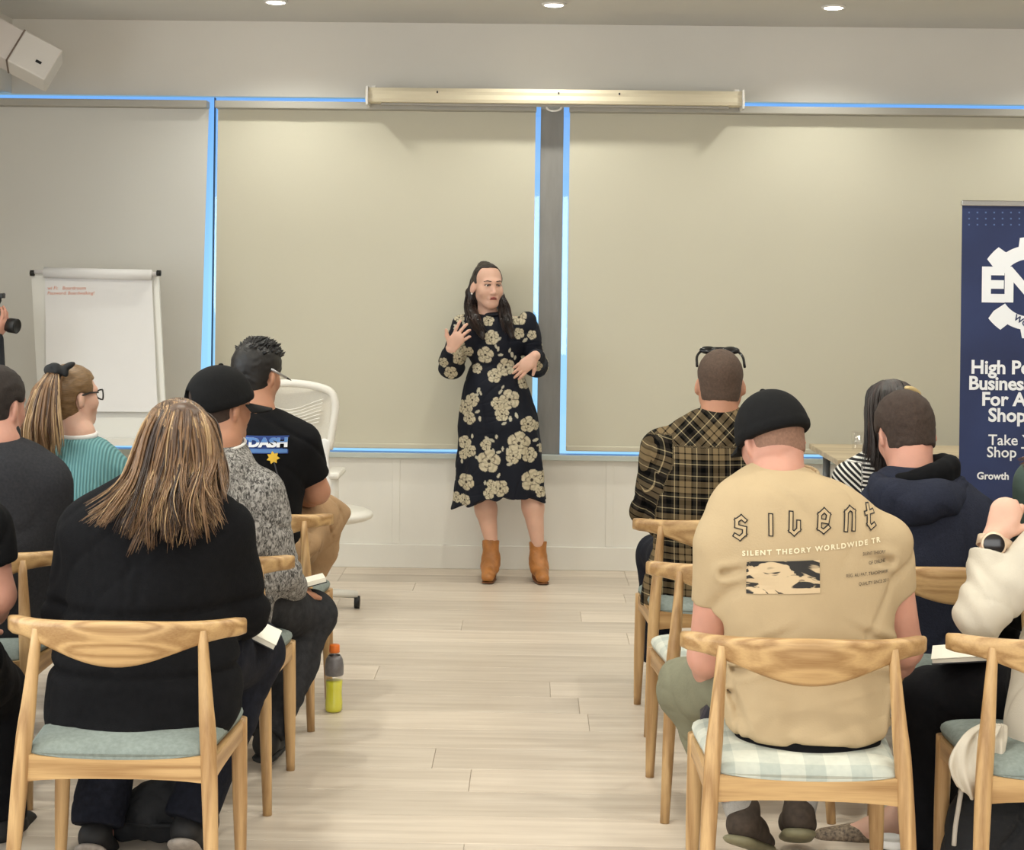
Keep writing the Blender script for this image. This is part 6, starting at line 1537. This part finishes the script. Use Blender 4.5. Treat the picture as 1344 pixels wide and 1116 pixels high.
# ---- person in dark green, right edge, second row
p = Person('person in dark green top with brown hair at the right edge', 1.9, 5.0)
Y = 4.98
p.head(P(1400, 540, Y+.05), P(1405, 590, Y), yaw=-20, pitch=8, nr=0.05, female=True)
p.core(P(1430, 850, Y), P(1425, 690, Y), 0.09); p.pel[2] = 0.57
aL = p.arm(P(1362, 640, Y), P(1352, 740, Y+.06), P(1390, 780, Y+.25), hf=(0.5, 0.8, 0), hn=(0, 0, -1), thumb=1)
aR = p.arm(P(1490, 650, Y), P(1505, 750, Y+.06), P(1460, 780, Y+.25), hf=(-0.5, 0.8, 0), hn=(0, 0, -1), thumb=-1)
LG = seat_legs(p, p.pel[0], Y); p.finish(SK_PALE); trousers(p, M_denim_black, LG, 0.17)
S = SDF(0.008)
S.loft([T(585, 1380, 1435, Y+.02, .06), T(598, 1358, 1465, Y, .09), T(620, 1345, 1495, Y, .115), T(680, 1342, 1505, Y, .13), T(760, 1350, 1500, Y, .13), T(860, 1350, 1500, Y, .14)], k=0.03, cap=0.02)
for a in (aL, aR): S.rc(a[0], a[1], 0.075, 0.062, 0.035); S.rc(a[1], a[2], 0.055, 0.045, 0.03)
S.folds(0.004, 30, 36); sdf_obj('top', S, mat('green_jersey', (70, 86, 78), 0.9, var=0.08, bump=0.15, bscale=260), p.e)
H = p.H; S = SDF(0.007); S.el(H.p(0, -0.012, 0.03), (0.088, 0.108, 0.098), H.R, 0.02); S.chain([P(1398, 540, Y), P(1385, 580, Y-.05), P(1372, 605, Y-.09)], [0.08, 0.07, 0.04], 0.04); S.cut(H.p(0, 0.07, 0), H.R @ np.array((0, 1, 0))); sdf_obj('hair', S, M_bl4, p.e)
GG = [[P(1385, 560, Y-.06), P(1368, 585, Y-.09), P(1350+4*i, 600+3*i, Y-.10), P(1330+6*i, 607+6*i, Y-.11)] for i in range(4)]
strands('hair_lengths', GG, 80, [M_bl4, M_bl3, mat('hair_auburn', (96, 58, 40), 0.45)], p.e, 15, 0.0028, 0.004, 0.008, clump=6, weights=(0.4, 0.3, 0.3))

# ================================================================== SMALL THINGS
# sports drink bottle on the floor
bp = P(438, 934, 5.76)
e = empty('drink_bottle', (bp[0], 5.76, 0), 'yellow sports drink bottle with orange cap on the floor in the aisle', 'bottle')
def pet():
    m = bpy.data.materials.new('clear_plastic'); m.use_nodes = True; nt = m.node_tree; nt.nodes.remove(nt.nodes['Principled BSDF']); t = nt.nodes.new('ShaderNodeBsdfTransparent'); g = nt.nodes.new('ShaderNodeBsdfGlossy'); g.inputs['Roughness'].default_value = 0.12; mx = nt.nodes.new('ShaderNodeMixShader'); mx.inputs[0].default_value = 0.14; nt.links.new(t.outputs[0], mx.inputs[1]); nt.links.new(g.outputs[0], mx.inputs[2]); nt.links.new(mx.outputs[0], nt.nodes['Material Output'].inputs[0]); return m
prof = [(0.0005, 0.0), (0.026, 0.0), (0.031, 0.006), (0.032, 0.03), (0.0295, 0.055), (0.0295, 0.085), (0.031, 0.11), (0.031, 0.130), (0.0325, 0.135), (0.033, 0.165), (0.029, 0.19), (0.02, 0.207), (0.0165, 0.212), (0.0165, 0.222)]
lathe('bottle', [(r+0.0006, z) for r, z in prof], pet(), e, 28)
lathe('drink', [(0.0005, 0.002)]+[(r-0.001, z+0.002) for r, z in prof[1:6]]+[(0.030, 0.112), (0.0005, 0.112)], mat('yellow_drink', (226, 222, 30), 0.3), e, 28)
lathe('label_sleeve', [(0.0322, 0.133), (0.0342, 0.137), (0.0346, 0.165), (0.0305, 0.190), (0.022, 0.205), (0.0205, 0.204), (0.029, 0.188), (0.0330, 0.164), (0.0326, 0.138)], mat('sleeve_grey', (112, 108, 108), 0.35, var=0.25, vscale=40), e, 28)
lathe('cap', [(0.0005, 0.243), (0.016, 0.243), (0.0185, 0.240), (0.0195, 0.216), (0.0165, 0.214), (0.0005, 0.214)][::-1], mat('cap_orange', (232, 120, 40), 0.4), e, 24)

# notebooks
M_pages = mat('book_pages', (236, 230, 214), 0.8, var=0.03, vscale=200, stretch=(1, 1, 30)); M_cover = mat('book_cover_black', (28, 28, 32), 0.6)
def book(name, c4, th, label, open_=False, cover=M_cover):
    """c4: near-left, near-right, far-right, far-left corners of the top face"""
    c4 = [np.array(c) for c in c4]; c0 = sum(c4)/4; e = empty(name, c0, label, 'notebook')
    n_ = nrm(np.cross(c4[1]-c4[0], c4[3]-c4[0]))
    def slab(nm, cs, t0, t1, m):
        V = [c+n_*t0 for c in cs]+[c+n_*t1 for c in cs]; mesh_obj(nm, V, [(3, 2, 1, 0), (4, 5, 6, 7), (0, 1, 5, 4), (1, 2, 6, 5), (2, 3, 7, 6), (3, 0, 4, 7)], m, e, False, True)
    slab('pages', [c0+(c-c0)*0.97 for c in c4], -th, 0, M_pages); slab('cover', c4, -th-0.003, -th, cover)
    if open_:
        lift = [c4[0], c4[1], c4[2]*0.6+c4[1]*0.4+n_*0.03, c4[3]*0.6+c4[0]*0.4+n_*0.025]; slab('turned_page', lift, 0.001, 0.002, M_pages)
    return e
book('notebook', [P(366, 775, 5.16), P(428, 758, 5.24), P(424, 752, 5.42), P(372, 765, 5.36)], 0.014, 'open notebook on the knee of the man in the grey fleece')
book('notebook', [P(318, 826, 4.30), P(362, 848, 4.30), P(364, 838, 4.45), P(324, 816, 4.45)], 0.012, 'open notebook held by the woman with streaked hair', True)
book('notebook', [P(1222, 866, 4.16), P(1300, 862, 4.12), P(1300, 856, 4.26), P(1228, 858, 4.30)], 0.010, 'white notebook on the black-trousered lap at the right edge', True)
book('notebook', [P(393, 650, 6.02), P(412, 648, 6.02), P(408, 640, 6.18), P(394, 642, 6.18)], 0.008, 'white paper on the lap of the man in the black t-shirt')

# takeaway cup on the floor
q = P(1170, 1095, 4.22)
e = empty('takeaway_cup', (q[0], 4.22, 0), 'black takeaway coffee cup with white lid under the front right chair', 'cup')
lathe('cup', [(0.0005, 0.0), (0.028, 0.0), (0.029, 0.003), (0.040, 0.088), (0.0005, 0.088)], mat('cup_black', (26, 25, 25), 0.6), e, 28)
lathe('lid', [(0.0005, 0.085), (0.042, 0.085), (0.0435, 0.089), (0.042, 0.094), (0.039, 0.103), (0.036, 0.105), (0.033, 0.102), (0.0005, 0.101)], M_white_pl, e, 28)
# bags on the floor
q = P(208, 1100, 4.38)
e = empty('backpack', (q[0], 4.38, 0), 'black backpack on the floor between the feet of the woman with streaked hair', 'bag')
M_bag = mat('bag_black', (26, 27, 30), 0.8, var=0.2, vscale=20, bump=0.15, bscale=100)
S = SDF(0.007); b0 = np.array((q[0], 4.40, 0)); S.rc(b0+(-0.02, 0, 0.09), b0+(0.06, 0.02, 0.11), 0.07, 0.075, 0.05); S.rc(b0+(-0.09, 0, 0.04), b0+(0.1, 0.02, 0.045), 0.045, 0.06, 0.05); S.cut((0, 0, 0.004), (0, 0, -1)); S.folds(0.006, 40, 40); sdf_obj('bag_body', S, M_bag, e)
tube('seam_cord', spline([b0+(-0.11, -0.035, 0.06), b0+(-0.02, -0.068, 0.065), b0+(0.08, -0.055, 0.06)], 12), 0.006, M_bag, e, 6, True)
q = P(1300, 1090, 4.05)
e = empty('tote_bag', (q[0], 4.05, 0), 'black bag with pale strap under the chair at the right edge', 'bag')
S = SDF(0.008); b0 = np.array((q[0]+0.02, 4.05, 0)); S.rc(b0+(-0.06, 0, 0.09), b0+(0.1, 0, 0.09), 0.085, 0.085, 0.04); S.rc(b0+(-0.06, 0, 0.24), b0+(0.1, 0, 0.22), 0.06, 0.05, 0.12); S.cut((0, 0, 0.004), (0, 0, -1)); S.folds(0.007, 35, 42); sdf_obj('bag_body', S, M_bag, e)
tube('strap', spline([P(1262, 1035, 3.97), P(1258, 1060, 3.95), P(1254, 1085, 3.95), P(1252, 1110, 3.95)], 10), 0.006, mat('strap_pale', (200, 192, 180), 0.8), e, 6, True)
